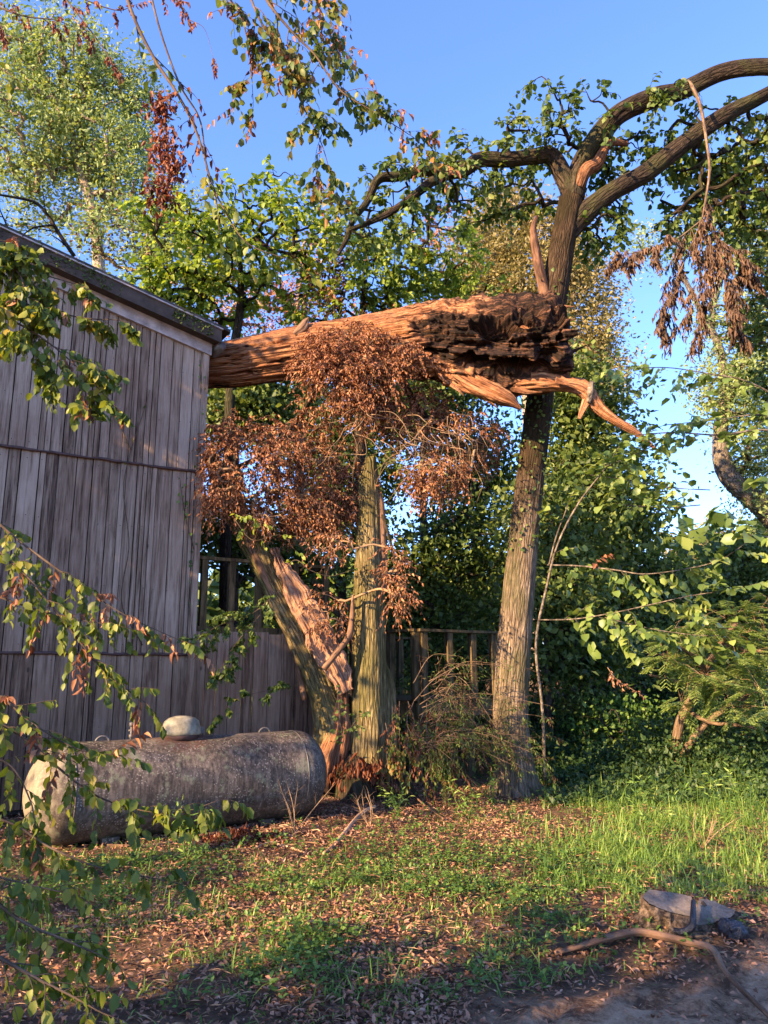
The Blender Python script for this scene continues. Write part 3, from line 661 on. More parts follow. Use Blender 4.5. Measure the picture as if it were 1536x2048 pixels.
# ------------------------------------------------------------------ fallen log
LOG = [(400, 733, 10.75, 40), (470, 727, 10.7, 44), (540, 715, 10.6, 47), (600, 706, 10.55, 50), (700, 695, 10.45, 53), (800, 688, 10.35, 62), (880, 682, 10.3, 68), (950, 687, 10.2, 79), (1010, 689, 10.15, 83), (1060, 688, 10.12, 81), (1105, 684, 10.1, 80), (1132, 682, 10.1, 78)]
def make_log():
    P0, R0 = pp(LOG); root = thing('fallen_log', 'huge torn orange log with blackened hollow end, jammed high between house corner and trunk', 'log', P0[0])
    g = Geo(); NS, NN = 260, 620
    pits = [(1000, 655, 48, 30, .42), (1035, 735, 50, 22, .38), (965, 730, 34, 18, .22), (1045, 640, 30, 14, .16), (965, 690, 60, 10, .14), (1030, 735, 70, 22, .30), (900, 655, 60, 8, .10), (870, 660, 40, 20, .07), (930, 640, 60, 12, .07), (1080, 640, 30, 30, .10), (1090, 700, 26, 26, .20), (985, 735, 30, 16, .14), (1060, 672, 50, 10, .10), (880, 700, 40, 7, .06), (950, 720, 40, 7, .08), (1110, 650, 18, 40, .16)]
    rotv = {}
    def dsp(s, th, r):
        smax = s.max()
        # ragged rim at the broken end
        P = crom(P0, NN); T, Nn, B = frames(P)
        W = P[:, None] + r[..., None] * (np.cos(th)[..., None] * Nn[:, None] + np.sin(th)[..., None] * B[:, None])
        sx, sy = toscreen(W.reshape(-1, 3)); sx = sx.reshape(r.shape); sy = sy.reshape(r.shape)
        front = ss(np.cos(th), .0, .35)
        wp = (fbm(W * 5, 4) - .5)
        grain = fbm(np.stack([np.cos(th) * 6, np.sin(th) * 6, s * .45], -1), 5)
        g2 = fbm(np.stack([np.cos(th) * 15, np.sin(th) * 15, s * .7 + 4], -1), 4)
        big = fbm(np.stack([np.cos(th) * 1.6, np.sin(th) * 1.6, s * .7 + 9], -1), 3) - .5
        rough = ss(sx, 700, 920)
        fib = fbm(np.stack([np.cos(th) * 26, np.sin(th) * 30, s * .8 + 3], -1), 3) - .5; deep = ss(np.abs(fbm(np.stack([np.cos(th) * 4, np.sin(th) * 4, s * .55 + 31], -1), 4) - .5), .035, 0)
        ridge = (1 - np.abs(2 * grain - 1) * 2.2)
        plate = np.floor(fbm(np.stack([np.cos(th) * 3.2, np.sin(th) * 3.2, s * 1.2 + 2], -1), 4) * 9) / 9
        rr = r * (1 + .12 * big) + ridge * (.03 + .045 * rough) + (g2 - .5) * (.05 + .06 * rough) + (plate - .5) * (.04 + .17 * rough) + (fbm(W * 6, 4) - .5) * .20 * rough + fib * .035 - deep * .06
        pit = 0; dk = 0
        for (a, b, ra, rb, dp) in pits:
            q = ((sx - a + wp * 60) / ra) ** 2 + ((sy - b + wp * 50) / rb) ** 2
            m = 1 - ss(q, .3, 1.3); pit = np.maximum(pit, m * dp); dk = np.maximum(dk, m * min(1, .55 + dp * 2))
        pit = pit * front; rr = rr - pit * 1.15
        # upper dark rotten region
        band = ss(sx + wp * 90, 810, 880) * ss(sy + wp * 70, 604, 634) * (1 - ss(sy + wp * 60 - ss(sx, 860, 1000) * 70, 690, 716))
        band = np.maximum(band * .85, ss(sx + wp * 110, 900, 1030) * .8)
        top = ss(sy, 640, 612) * ss(sx, 640, 820) * .3
        crack = ss(.5 - np.abs(grain - .5), .47, .5) * .5
        rot = np.maximum(np.maximum(band * front, dk * front), top) + crack * .8
        rot = rot + (1 - front) * ss(np.sin(th), -2, 2) * .45
        rot = np.clip(rot + (.10 * wp) + deep * .55, 0, 1)
        # closing the ragged end
        e = s + .7 * (fbm(np.stack([np.cos(th) * 5, np.sin(th) * 5, s * 0], -1), 4) - .5)
        rr = rr * (1 - .85 * ss(e, smax - .10, smax + .04)); rr = np.maximum(rr, .03)
        rotv['r'] = rot
        return rr
    tube(g, P0, R0, NS, n=NN, disp=dsp)
    g.attr('rot', np.concatenate([rotv['r'].ravel(), [.5, .9]])); build(g, 'log_body', M['wood'], root)
    def spl(name, l, sd, ns=20, n=70, amp=.012, flat=.7, rot=.15, mat='wood'):
        g = Geo(); P, R = pp(l); P[1:-1] += rs(sd).normal(0, .012, P[1:-1].shape); ns = ns * 2; n = n * 2
        def sdp(s, th, r):
            a = fbm(np.stack([np.cos(th) * 1.8, np.sin(th) * 1.8, s * 1.6 + sd], -1), 3) - .5; b = fbm(np.stack([np.cos(th) * 7, np.sin(th) * 7, s * 2.2 + sd], -1), 4); c = 1 - np.abs(2 * b - 1) * 2.4
            return r * (1 + 1.3 * a + .45 * c * .8) 
        tube(g, P, R, ns, n=n, disp=sdp, flat=flat)
        if mat == 'wood': g.attr('rot', np.full(g.n, rot))
        return build(g, name, M[mat], root)
    spl('splinter', [(980, 762, 10.15, 3), (1030, 768, 10.06, 14), (1085, 764, 10.0, 16), (1135, 770, 10.0, 12), (1168, 782, 9.98, 13), (1195, 812, 9.96, 11), (1232, 838, 9.95, 8), (1268, 862, 9.94, 6), (1303, 890, 9.93, 3), (1312, 897, 9.93, .5)], 3)
    spl('splinter', [(1176, 800, 9.96, 8), (1168, 818, 9.96, 6), (1158, 838, 9.96, 3)], 5, 12, 24, .006)
    spl('splinter', [(850, 735, 10.2, 4), (900, 745, 10.1, 18), (950, 770, 10.02, 16), (990, 790, 10.0, 15), (1020, 802, 9.98, 10), (1042, 818, 9.98, 2)], 7, 24, 60, .02)
    spl('splinter', [(930, 760, 10.25, 4), (980, 768, 10.2, 22), (1030, 772, 10.15, 20), (1090, 770, 10.1, 14), (1110, 762, 10.1, 4)], 8, 24, 60, .03, rot=.5)
    spl('splinter', [(985, 625, 10.1, 16), (1040, 612, 10.05, 14), (1090, 604, 10.05, 9), (1118, 597, 10.05, 2)], 9, 24, 60, .02, rot=.45)
    r = rs(77)
    for k in range(16):
        x = r.uniform(1040, 1118); y = r.uniform(605, 770); a = r.normal(0, .35); L = r.uniform(25, 75); w0 = r.uniform(3, 8); Yk = r.uniform(9.75, 10.05)
        spl('splinter', [(x, y, Yk, w0), (x + L * .5 * math.cos(a), y + L * .5 * math.sin(a), Yk - .01, w0 * .6), (x + L * math.cos(a), y + L * math.sin(a), Yk, .6)], 30 + k, 8, 16, rot=r.uniform(.1, .7))
    for k in range(14):
        x = r.uniform(840, 1030); y = r.uniform(740, 790) - (x < 900) * 20; a = r.uniform(.1, .7); L = r.uniform(20, 60); w0 = r.uniform(3, 6); Yk = r.uniform(9.95, 10.1)
        spl('splinter', [(x, y, Yk, w0), (x + L * .5 * math.cos(a), y + L * .5 * math.sin(a), Yk - .01, w0 * .6), (x + L * math.cos(a), y + L * math.sin(a), Yk, .6)], 60 + k, 8, 16, rot=r.uniform(.1, .5))
    spl('bark_flake', [(1178, 806, 9.9, 3), (1179, 785, 9.9, 6), (1188, 768, 9.9, 5), (1192, 764, 9.9, 1)], 11, 10, 20, .003, 1, mat='bark_grey')
    spl('bark_flake', [(588, 668, 10.2, 4), (603, 655, 10.2, 7), (614, 640, 10.2, 5), (617, 635, 10.2, 1)], 12, 10, 20, .003, .5, mat='root')
    spl('bark_flake', [(500, 690, 10.4, 6), (545, 676, 10.35, 9), (585, 668, 10.3, 8), (640, 655, 10.3, 4)], 13, 12, 40, .01, .6, mat='bark_grey')
make_log()

# ------------------------------------------------------------------ tree machinery
def make_tree(name, label, cat, trunks, blobs, seed, leaf='lf_tree', bark='bark_far', mode='far', clump=40, lsize=.09, sig=.35, wd=.3, kind='oval',
              ns=8, group=None, twigs=3, tlen=.35, nleaf=8, droop=.25, rtip=.012, trunk_disp=None, upb=.8, brk=None, parts=('trunk', 'branch_network', 'crown'), root=None, trunk_ns=10, trunk_n=None, leaf2=None, frac2=0, extra=None, shell=.35, maxr=.12):
    """trunks: list of (pts, radii). blobs: (centre, radii, n clumps)."""
    r = rs(seed); base = np.asarray(trunks[0][0][0], float)
    root = root or thing(name, label, cat, base, group)
    TG = Geo(); nodes = []; nr = []
    for k, (P, R) in enumerate(trunks):
        Q, RQ = tube(TG, P, R, trunk_ns if k == 0 else max(6, trunk_ns * 2 // 3), n=(trunk_n or len(P) * 4), disp=trunk_disp)
        st = 0 if k else int(len(Q) * .3)
        step = max(1, len(Q) // 24)
        nodes += list(Q[st::step]); nr += list(RQ[st::step])
    if trunks: build(TG, parts[0], M[bark], root)
    A = []
    for (c, rad, n) in blobs:
        d = rdir(r, n); u = r.uniform(shell, 1, n) ** .6; A.append(np.asarray(c) + d * u[:, None] * np.asarray(rad))
    A = np.concatenate(A); nodes = np.array(nodes); n0 = len(nodes)
    dist = np.array([np.min(np.linalg.norm(nodes - a, axis=1)) for a in A]); order = np.argsort(dist)
    cap_ = n0 + len(A) * 4; ND = np.zeros((cap_, 3)); ND[:n0] = nodes; par = np.full(cap_, -1); cnt = n0; segs = []
    for a in A[order]:
        dd = np.linalg.norm(ND[:cnt] - a, axis=1); j = int(np.argmin(dd + (ND[:cnt, 2] > a[2] + .1) * .4 * dd)); b = ND[j]; L = dd[j]
        mid1 = b * .66 + a * .34 + r.normal(0, .08, 3) * L + Z3 * .06 * L; mid2 = b * .33 + a * .67 + r.normal(0, .08, 3) * L + Z3 * .07 * L
        ids = [j]
        for q in (mid1, mid2, a): ND[cnt] = q; par[cnt] = ids[-1]; ids.append(cnt); cnt += 1
        segs.append(ids)
    load = np.ones(cnt)
    for k in range(cnt - 1, n0 - 1, -1):
        load[par[k]] += load[k]
    rad = np.minimum(rtip * (load / 3.0) ** .5, maxr)
    BG = Geo()
    for ids in segs:
        P = ND[ids]; R = np.array([rad[i] for i in ids]); R[0] = min(R[0], R[1] * 1.3)
        tube(BG, P, R, 4 if mode == 'far' else 5, n=4 if mode == 'far' else 8, cap=False)
    LG = Geo(); LG2 = Geo(); cl = A
    if mode == 'far':
        n = len(cl) * clump; c = np.repeat(cl, clump, 0) + r.normal(0, 1, (n, 3)) * np.array([sig, sig, sig * .6]) * np.repeat(r.uniform(.6, 1.3, len(cl)), clump)[:, None]
        D = rdir(r, n); D[:, 2] -= droop; U = rdir(r, n) + Z3 * upb; S = lsize * r.uniform(.6, 1.25, n)
        sel = r.rand(n) < frac2
        leaves(LG, c[~sel], D[~sel], U[~sel], S[~sel], 'fine', wd)
        if frac2: leaves(LG2, c[sel], D[sel], U[sel], S[sel], 'fine', wd)
    else:
        PP, DD, UU, SS, TW = [], [], [], [], []
        for a, ids in zip(A[order], segs):
            base_d = a - ND[ids[-2]]; base_d /= np.linalg.norm(base_d) + 1e-9
            for k in range(twigs):
                d = base_d + r.normal(0, .7, 3); d[2] -= droop * .5; d /= np.linalg.norm(d); L = tlen * r.uniform(.5, 1.3)
                m = a + d * L * .5 + r.normal(0, .04, 3) * L; e = a + d * L; e = e - Z3 * droop * L * .6
                P = crom(np.array([a, m, e]), 6); tube(BG, P, np.linspace(rtip * .45, rtip * .2, 6), 3, cap=False)
                f = np.linspace(.15, 1, nleaf); idx = f * 5; i0 = np.minimum(idx.astype(int), 4); q = P[i0] + (P[i0 + 1] - P[i0]) * (idx - i0)[:, None]
                td = (e - a) / L; side = np.cross(td, Z3); side /= np.linalg.norm(side) + 1e-9
                sg = np.where(np.arange(nleaf) % 2, 1, -1)[:, None]
                dd = td * .6 + side * sg * .9 + r.normal(0, .35, (nleaf, 3)); dd[:, 2] -= droop * 1.4
                PP.append(q); DD.append(dd); UU.append(Z3 * upb + r.normal(0, .5, (nleaf, 3))); SS.append(lsize * r.uniform(.6, 1.2, nleaf))
        PP, DD, UU, SS = map(np.concatenate, (PP, DD, UU, SS))
        cn = noise(PP * 1.1 + seed); sel = cn + r.normal(0, .1, len(PP)) < frac2
        if not frac2: sel[:] = False
        leaves(LG, PP[~sel], DD[~sel], UU[~sel], SS[~sel], kind, wd)
        if sel.any(): leaves(LG2, PP[sel], DD[sel], UU[sel], SS[sel], 'wilt', wd * .8)
    build(BG, parts[1], M[brk or bark], root)
    if LG.n: build(LG, parts[2], M[leaf], root)
    if LG2.n: build(LG2, 'dead_leaves', M[leaf2 or 'lf_dead'], root)
    return root
def B(px, py, Y, rx, ry, n, rd=None):
    m = mpp(py, Y); return (at(px, py, Y), (rx * m, (rd if rd is not None else (rx + ry) / 2 * m), ry * m), n)
def trunkpx(l): return pp(l)
def grounded(px, Y, rpx):
    """trunk foot on the ground at depth Y under screen x"""
    x = (px - 768) / (F * cp + 60) * Y; return x, Y, gz(x, Y) - .1

# ------------------------------------------------------------------ big right-hand tree
YT = 11.0
def make_big_tree():
    base = gp(1030, 1585); Yb = base[1]; Y2 = Yb + .15
    main = pp([(1032, 1620, Yb, 52), (1030, 1540, Yb, 42), (1022, 1440, Yb, 38), (1026, 1330, Yb, 37), (1036, 1200, Yb, 34), (1050, 1050, Yb, 31), (1068, 900, Yb + .05, 29), (1086, 750, Yb + .1, 28), (1104, 620, Y2, 28), (1118, 530, Y2, 27), (1132, 450, Y2, 25), (1142, 400, Y2, 25), (1150, 360, Y2, 14)])
    root = thing('leaning_tree', 'tall dark living tree leaning right behind the log, splitting into three arching limbs', 'tree', base)
    main = (main[0], main[1] * .91); g = Geo(); fl = lambda s, th: (.35 + .25 * np.cos(th * 4)) * (1 - ss(s, 0, .7)) * .6
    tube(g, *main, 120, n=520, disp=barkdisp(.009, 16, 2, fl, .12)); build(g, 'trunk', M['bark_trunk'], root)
    limbs = [
        [(1146, 400, Y2, 18), (1128, 355, Y2, 17), (1100, 322, Y2, 15), (1060, 320, Y2 - .05, 13), (1010, 322, Y2 - .1, 13), (960, 322, Y2 - .15, 14), (920, 338, Y2 - .2, 10), (860, 345, Y2 - .2, 9), (800, 348, Y2 - .2, 8), (760, 360, Y2 - .2, 7), (732, 400, Y2 - .2, 6), (708, 440, Y2 - .2, 5), (690, 480, Y2 - .2, 4), (676, 510, Y2 - .2, 2)],
        [(1146, 400, Y2, 20), (1156, 350, Y2, 20), (1185, 295, Y2 - .1, 20), (1235, 240, Y2 - .2, 20), (1300, 205, Y2 - .3, 20), (1370, 175, Y2 - .4, 18), (1450, 140, Y2 - .5, 16), (1540, 133, Y2 - .6, 15), (1640, 150, Y2 - .7, 10)],
        [(1135, 470, Y2, 16), (1165, 430, Y2, 21), (1215, 385, Y2 - .1, 20), (1290, 345, Y2 - .15, 18), (1370, 290, Y2 - .2, 17), (1440, 235, Y2 - .3, 16), (1500, 205, Y2 - .3, 14), (1580, 170, Y2 - .4, 12), (1660, 150, Y2 - .4, 8)],
        [(1158, 375, Y2 - .1, 10), (1172, 342, Y2 - .2, 13), (1194, 318, Y2 - .24, 11), (1222, 302, Y2 - .25, 7), (1255, 288, Y2 - .25, 4)],
        [(900, 350, Y2 - .2, 8), (862, 365, Y2 - .2, 8), (820, 395, Y2 - .25, 7), (770, 430, Y2 - .25, 5), (700, 460, Y2 - .3, 3)],
        [(1092, 600, Y2 - .1, 10), (1080, 545, Y2 - .15, 10), (1068, 500, Y2 - .15, 8), (1067, 455, Y2 - .15, 6), (1074, 432, Y2 - .15, 2)]]
    nm = ['limb', 'limb', 'limb', 'torn_limb', 'limb', 'dead_snag']; M['snag'] = simplewood('snag_wood', [(.38, (.03, .016, .01)), (.5, (.10, .05, .03)), (.64, (.20, .11, .065))])
    paths = []
    for k, l in enumerate(limbs):
        g = Geo(); P, R = pp(l); P[2:-1] += rs(k + 5).normal(0, .03, P[2:-1].shape); R[1:] *= rs(k).uniform(.88, 1.12, len(R) - 1); Q, RQ = tube(g, P, R, 44, n=len(l) * 24, disp=barkdisp(.010, 14, 20 + k, None, .4))
        if k == 3: g.attr('rot', np.full(g.n, .46))
        build(g, nm[k], M[{3: 'wood', 5: 'snag'}.get(k, 'bark_dark')], root)
        if k < 3 or k == 4: paths.append((P, R))
    # foliage of this tree: clumps connected back to the limbs
    r = rs(31)
    bl = [B(1100, 180, 10.4, 50, 60, 5), B(1170, 240, 10.6, 80, 50, 12), B(1060, 285, 10.9, 120, 35, 22), B(940, 330, 10.9, 110, 40, 22), B(820, 370, 10.9, 100, 45, 20), B(740, 440, 10.8, 100, 50, 22),
          B(1290, 300, 11.2, 70, 40, 10), B(1260, 330, 11.2, 70, 50, 14), B(1210, 440, 11.1, 60, 60, 18), B(1420, 270, 11.2, 110, 60, 22), B(1390, 350, 11.4, 130, 60, 40), B(1480, 400, 11.5, 110, 110, 64), B(1420, 440, 11.3, 110, 50, 24), B(1330, 180, 10.5, 60, 30, 8), B(1000, 400, 11.2, 120, 40, 22), B(1540, 300, 11.4, 60, 100, 40)]
    # branch network without a second trunk
    bx = thing('dummy', 'x', 'x', (0, 0, 0))
    tmp = make_tree('x', 'x', 'x', paths, bl, 33, 'lf_tree', 'bark_dark', 'near', lsize=.11, wd=.35, kind='oval', twigs=3, tlen=.34, nleaf=7, droop=.35, rtip=.011, parts=('unused', 'branch_network', 'crown'), root=bx, maxr=.035)
    for ch in list(bx.children):
        if ch.name.startswith('unused'): bpy.data.objects.remove(ch)
        else: ch.parent = root; ch.matrix_parent_inverse = root.matrix_basis.inverted()
    bpy.data.objects.remove(bx)
    # ivy on the trunk
    g = Geo(); n = 0
    PP, DD, UU = [], [], []
    Pm = crom(main[0], 200); Rm = np.interp(np.linspace(0, len(main[1]) - 1, 200), range(len(main[1])), main[1])
    for (y0, y1, nn_, sp_) in ((555, 680, 300, .13), (640, 1100, 900, .035), (560, 1000, 200, .05), (1000, 1150, 120, .03)):
        for k in range(nn_):
            i = r.randint(200); _, sy = toscreen(Pm[i:i + 1])
            if not y0 < sy[0] < y1: continue
            a = r.uniform(-1.9, 1.9); d = np.array([math.sin(a), -math.cos(a), 0]); PP.append(Pm[i] + d * (Rm[i] + abs(r.normal(0, sp_)) + .01) + r.normal(0, .02, 3)); DD.append(d * .3 + r.normal(0, .5, 3) - Z3 * .6); UU.append(d + r.normal(0, .3, 3))
    leaves(g, PP, DD, UU, r.uniform(.03, .075, len(PP)), 'round', .4); build(g, 'ivy', M['lf_tree'], root)
make_big_tree()

# ------------------------------------------------------------------ branch / spray things
def spray(BG, LG, LD, P0, R0, r, nch=10, clen=.35, nleaf=7, lsize=.06, kind='oval', wd=.3, droop=.5, dead=0.0, start=.1, sub=2, lrand=.35, zone=None, upb=.7, spread=1.0):
    """main stem with side shoots, each bearing alternate leaves"""
    P, R = tube(BG, P0, R0, 6, n=len(P0) * 6)
    n = len(P)
    acc = ([], [], [], []); accd = ([], [], [], [])
    def shoot(a, d, L, lev, rr):
        d = d / np.linalg.norm(d); k = 7; pts = [a]; q = a.copy(); dd = d.copy()
        for i in range(k - 1):
            dd = dd + r.normal(0, .12, 3) - Z3 * droop * .12; dd /= np.linalg.norm(dd); q = q + dd * L / (k - 1); pts.append(q)
        pts = np.array(pts); tube(BG, pts, np.linspace(rr, rr * .35, k), 3 if lev == 0 else 4, cap=False)
        if lev > 0:
            for i in range(2, k):
                for _ in range(1 if r.rand() < .6 else 2):
                    sd = np.cross(dd, Z3) * r.choice([-1, 1]) * spread + dd * .8 + r.normal(0, .4, 3); shoot(pts[i], sd, L * r.uniform(.4, .7), lev - 1, rr * .6)
        m = nleaf if lev == 0 else nleaf // 2
        f = np.linspace(.1, 1, m) * (k - 1); i0 = np.minimum(f.astype(int), k - 2); qq = pts[i0] + (pts[i0 + 1] - pts[i0]) * (f - i0)[:, None]
        td = dd; side = np.cross(td, Z3); side /= np.linalg.norm(side) + 1e-9; sg = np.where(np.arange(m) % 2, 1, -1)[:, None]
        D = td * .7 + side * sg * .8 + r.normal(0, lrand, (m, 3)); D[:, 2] -= droop * 1.3
        isd = dead
        if zone is not None: isd = zone(a)
        tgt = accd if r.rand() < isd else acc
        tgt[0].append(qq); tgt[1].append(D); tgt[2].append(Z3 * upb + r.normal(0, .5, (m, 3))); tgt[3].append(lsize * r.uniform(.6, 1.2, m))
    for k in range(nch):
        f = start + (1 - start) * (k + r.rand() * .8) / nch; i = min(int(f * (n - 1)), n - 2); td = P[i + 1] - P[i]; td /= np.linalg.norm(td) + 1e-9
        a = r.uniform(0, 2 * math.pi); sd = np.cross(td, Z3); sd /= np.linalg.norm(sd) + 1e-9; up = np.cross(sd, td)
        d = td * .7 + (sd * math.cos(a) + up * math.sin(a)) * spread; d[2] -= droop * .3
        shoot(P[i], d, clen * r.uniform(.6, 1.3) * (1.15 - .4 * f), sub - 1, max(R[i] * .5, .0015))
    shoot(P[-1], P[-1] - P[-2], clen * .8, sub - 1, R[-1])
    for tg, gg, kd, w2 in ((acc, LG, kind, wd), (accd, LD, 'wilt', wd * .8)):
        if tg[0]: leaves(gg, *[np.concatenate(x) for x in tg], kd, w2)
def branch(name, label, stems, seed, leaf, dleaf='lf_dead', bark='twig', cat='branch', group=None, **kw):
    """stems: list of (list of (px,py,Y,r_mm), overrides)"""
    BG, LG, LD = Geo(), Geo(), Geo(); r = rs(seed); first = None
    for l, ov in stems:
        P = np.array([at(a[0], a[1], a[2]) for a in l]); R = np.array([a[3] * .001 for a in l]); first = P[0] if first is None else first
        k2 = dict(kw); k2.update(ov); spray(BG, LG, LD, P, R, r, **k2)
    t = thing(name, label, cat, first, group); build(BG, 'stem', M[bark], t)
    if LG.n: build(LG, 'leaves', M[leaf], t)
    if LD.n: build(LD, 'dead_leaves', M[dleaf], t)
    return t

# dead brown limb hanging off the upper arching limb
branch('hanging_dead_limb', 'pale snapped limb hanging from the arching limb with withered brown leaf bunches', [
    ([(1376, 160, 10.35, 12), (1384, 172, 10.25, 30), (1400, 210, 10.15, 26), (1412, 275, 10.1, 22), (1419, 340, 10.1, 21), (1411, 400, 10.1, 17), (1404, 440, 10.1, 13)], dict(nch=3, start=.8)),
    ([(1404, 440, 10.1, 14), (1350, 480, 10.1, 9), (1290, 500, 10.1, 7), (1245, 510, 10.1, 4)], {}),
    ([(1404, 440, 10.1, 14), (1370, 520, 10.1, 10), (1340, 590, 10.1, 8), (1330, 650, 10.1, 4)], {}),
    ([(1404, 440, 10.1, 14), (1420, 500, 10.0, 10), (1400, 580, 10.0, 8), (1390, 660, 10, 4)], {}),
    ([(1404, 440, 10.1, 14), (1440, 480, 10.1, 10), (1480, 510, 10.1, 8), (1500, 540, 10.1, 4)], {}),
    ([(1420, 500, 10.0, 10), (1450, 560, 10, 8), (1465, 610, 10, 6), (1478, 650, 10, 4)], {})],
    5, 'lf_dead2', 'lf_dead2', 'twig_hang', nch=12, clen=.34, nleaf=7, lsize=.115, kind='wilt', wd=.17, droop=1.6, sub=2, lrand=.22, cat='dead limb')

# dead brown masses of the fallen tree
def dead_mass(label, limb, blobs, seed, **kw):
    a = dict(leaf='lf_dead', bark='bark_dark', mode='near', lsize=.056, wd=.28, kind='wilt', twigs=4, tlen=.26, nleaf=8, droop=.5, rtip=.005, parts=('limb', 'twigs', 'dead_leaves'), brk='twig_pale', maxr=.02, trunk_ns=12, cat='dead branch', group='dead branches of the fallen tree')
    a.update(kw); cat = a.pop('cat'); return make_tree('dead_branch', label, cat, [pp(l) for l in limb], blobs, seed, **a)
dead_mass('dense clump of rust-brown dead leaves draped over the middle of the log', [[(700, 640, 10.3, 8), (690, 700, 10.0, 7), (680, 780, 9.95, 5), (660, 860, 9.9, 3)]],
          [B(695, 695, 9.85, 95, 45, 110, .16), B(720, 745, 9.85, 90, 45, 120, .22), B(720, 795, 9.9, 70, 30, 56, .25), B(640, 730, 9.85, 50, 45, 30, .2), B(800, 710, 9.9, 60, 40, 24, .2), B(640, 820, 10.2, 60, 40, 14, .3)], 41)
dead_mass('drooping rust-brown dead foliage between the house corner and the leaning trunk', [[(640, 760, 10.5, 7), (600, 830, 10.3, 6), (540, 900, 10.1, 5), (460, 940, 10, 3)]],
          [B(445, 940, 9.9, 50, 75, 46, .3), B(520, 910, 10, 110, 60, 64, .4), B(600, 950, 10.4, 100, 70, 90, .3), B(560, 1020, 10.3, 110, 45, 80, .4), B(650, 1020, 10.5, 60, 50, 60, .3), B(620, 870, 10.4, 100, 40, 30, .3), B(430, 1000, 9.9, 30, 40, 10, .2), B(690, 980, 10.6, 50, 60, 34, .2), B(460, 870, 10, 40, 40, 14, .3)], 42)
dead_mass('reddish-brown dead foliage under the hollow end of the log, right of the upright stump', [[(800, 750, 10.6, 8), (840, 820, 10.5, 6), (900, 870, 10.4, 5), (950, 900, 10.4, 3)]],
          [B(820, 840, 10.4, 100, 50, 60, .4), B(910, 870, 10.6, 90, 60, 50, .5), B(880, 950, 10.3, 70, 40, 34, .3), B(970, 890, 10.9, 50, 50, 16, .3), B(865, 950, 10.2, 45, 50, 24, .3), B(820, 800, 10.6, 80, 40, 24, .3)], 43, frac2=0)
dead_mass('small dead twig with red-brown leaves hanging beside the upright stump', [[(765, 1030, 9.9, 3), (780, 1080, 9.8, 3), (795, 1140, 9.8, 2)]],
          [B(785, 1120, 9.7, 28, 60, 14, .15), B(800, 1190, 9.7, 22, 40, 10, .15), B(670, 1090, 9.8, 60, 25, 9, .2), B(660, 1220, 10.2, 45, 50, 14, .2)], 44, twigs=4, nleaf=6)
# bare twig tangle right of the stump top
def bare_twigs():
    r = rs(50); BG, LG, LD = Geo(), Geo(), Geo()
    for k in range(34):
        x = r.uniform(700, 930); y = r.uniform(810, 900); a = r.uniform(-.6, 2.2); pts = []; st = r.uniform(18, 30)
        for q in range(6): pts.append(at(x, y, 9.75 + r.normal(0, .08))); a += r.normal(0, .55) + .12; x += math.cos(a) * st; y += abs(math.sin(a)) * st
        spray(BG, LG, LD, np.array(pts), np.linspace(.0045, .0018, 6), r, nch=5, clen=.16, nleaf=0, sub=1, droop=.3, spread=1.3)
    t = thing('bare_twigs', 'tangle of bare tan twigs beside the top of the upright stump', 'twigs', at(770, 860, 9.8)); build(BG, 'twigs', M['twig_pale'], t)
def spray_safe(): pass
bare_twigs()
# green sprigs on leaning trunk and stump
branch('ivy_sprig', 'bright green sprig sprouting from the upper leaning trunk', [([(470, 1040, 9.7, 4), (495, 1030, 9.6, 3), (525, 1045, 9.55, 2)], {}), ([(470, 1040, 9.7, 4), (505, 1080, 9.6, 3), (560, 1070, 9.5, 2), (590, 1100, 9.5, 2)], dict(nch=3))], 51, 'lf_bright', nch=5, clen=.14, nleaf=6, lsize=.07, sub=1, droop=.5, kind='oval', cat='ivy')
branch('ivy_sprig', 'curling vine with small green leaves reaching from leaning trunk towards upright stump', [([(560, 1150, 9.6, 4), (590, 1120, 9.5, 4), (620, 1140, 9.45, 3), (660, 1152, 9.45, 3), (705, 1140, 9.5, 3)], {})], 52, 'lf_bright', nch=6, clen=.1, nleaf=4, lsize=.06, sub=1, droop=.4, cat='ivy')
branch('ivy_sprig', 'dark green ivy leaves clinging low between the two stump trunks', [([(690, 1500, 9.4, 4), (680, 1440, 9.5, 4), (675, 1390, 9.5, 3)], {}), ([(690, 1470, 9.4, 4), (720, 1430, 9.35, 3)], {})], 53, 'lf_tree', nch=8, clen=.14, nleaf=6, lsize=.055, sub=1, droop=.4, cat='ivy')
branch('ivy_sprig', 'leafy green vine spilling from the deck edge over the dark skirting boards', [([(560, 1180, 9.9, 5), (500, 1230, 9.7, 4), (440, 1250, 9.6, 3), (400, 1275, 9.5, 2)], {}), ([(520, 1230, 9.7, 4), (470, 1290, 9.6, 3), (440, 1340, 9.5, 2)], {}), ([(600, 1370, 9.8, 3), (540, 1380, 9.7, 3), (470, 1400, 9.6, 2), (430, 1440, 9.6, 2)], dict(nch=7, clen=.12))], 54, 'lf_tree', nch=10, clen=.22, nleaf=6, lsize=.065, sub=2, droop=.4, cat='ivy')

# ------------------------------------------------------------------ background trees
def bgtree(label, base_px, Y, path, blobs, seed, name='forest_tree', grp='trees of the wood behind', **kw):
    x, y, z = grounded(base_px[0], Y, base_px[1]); l = pp(path)
    P = np.vstack([[x, y, z], l[0]]); R = np.concatenate([[base_px[1] * mpp(1400, Y) * 1.3], l[1]])
    return make_tree(name, label, 'tree', [(P, R)], blobs, seed, group=grp, **kw)
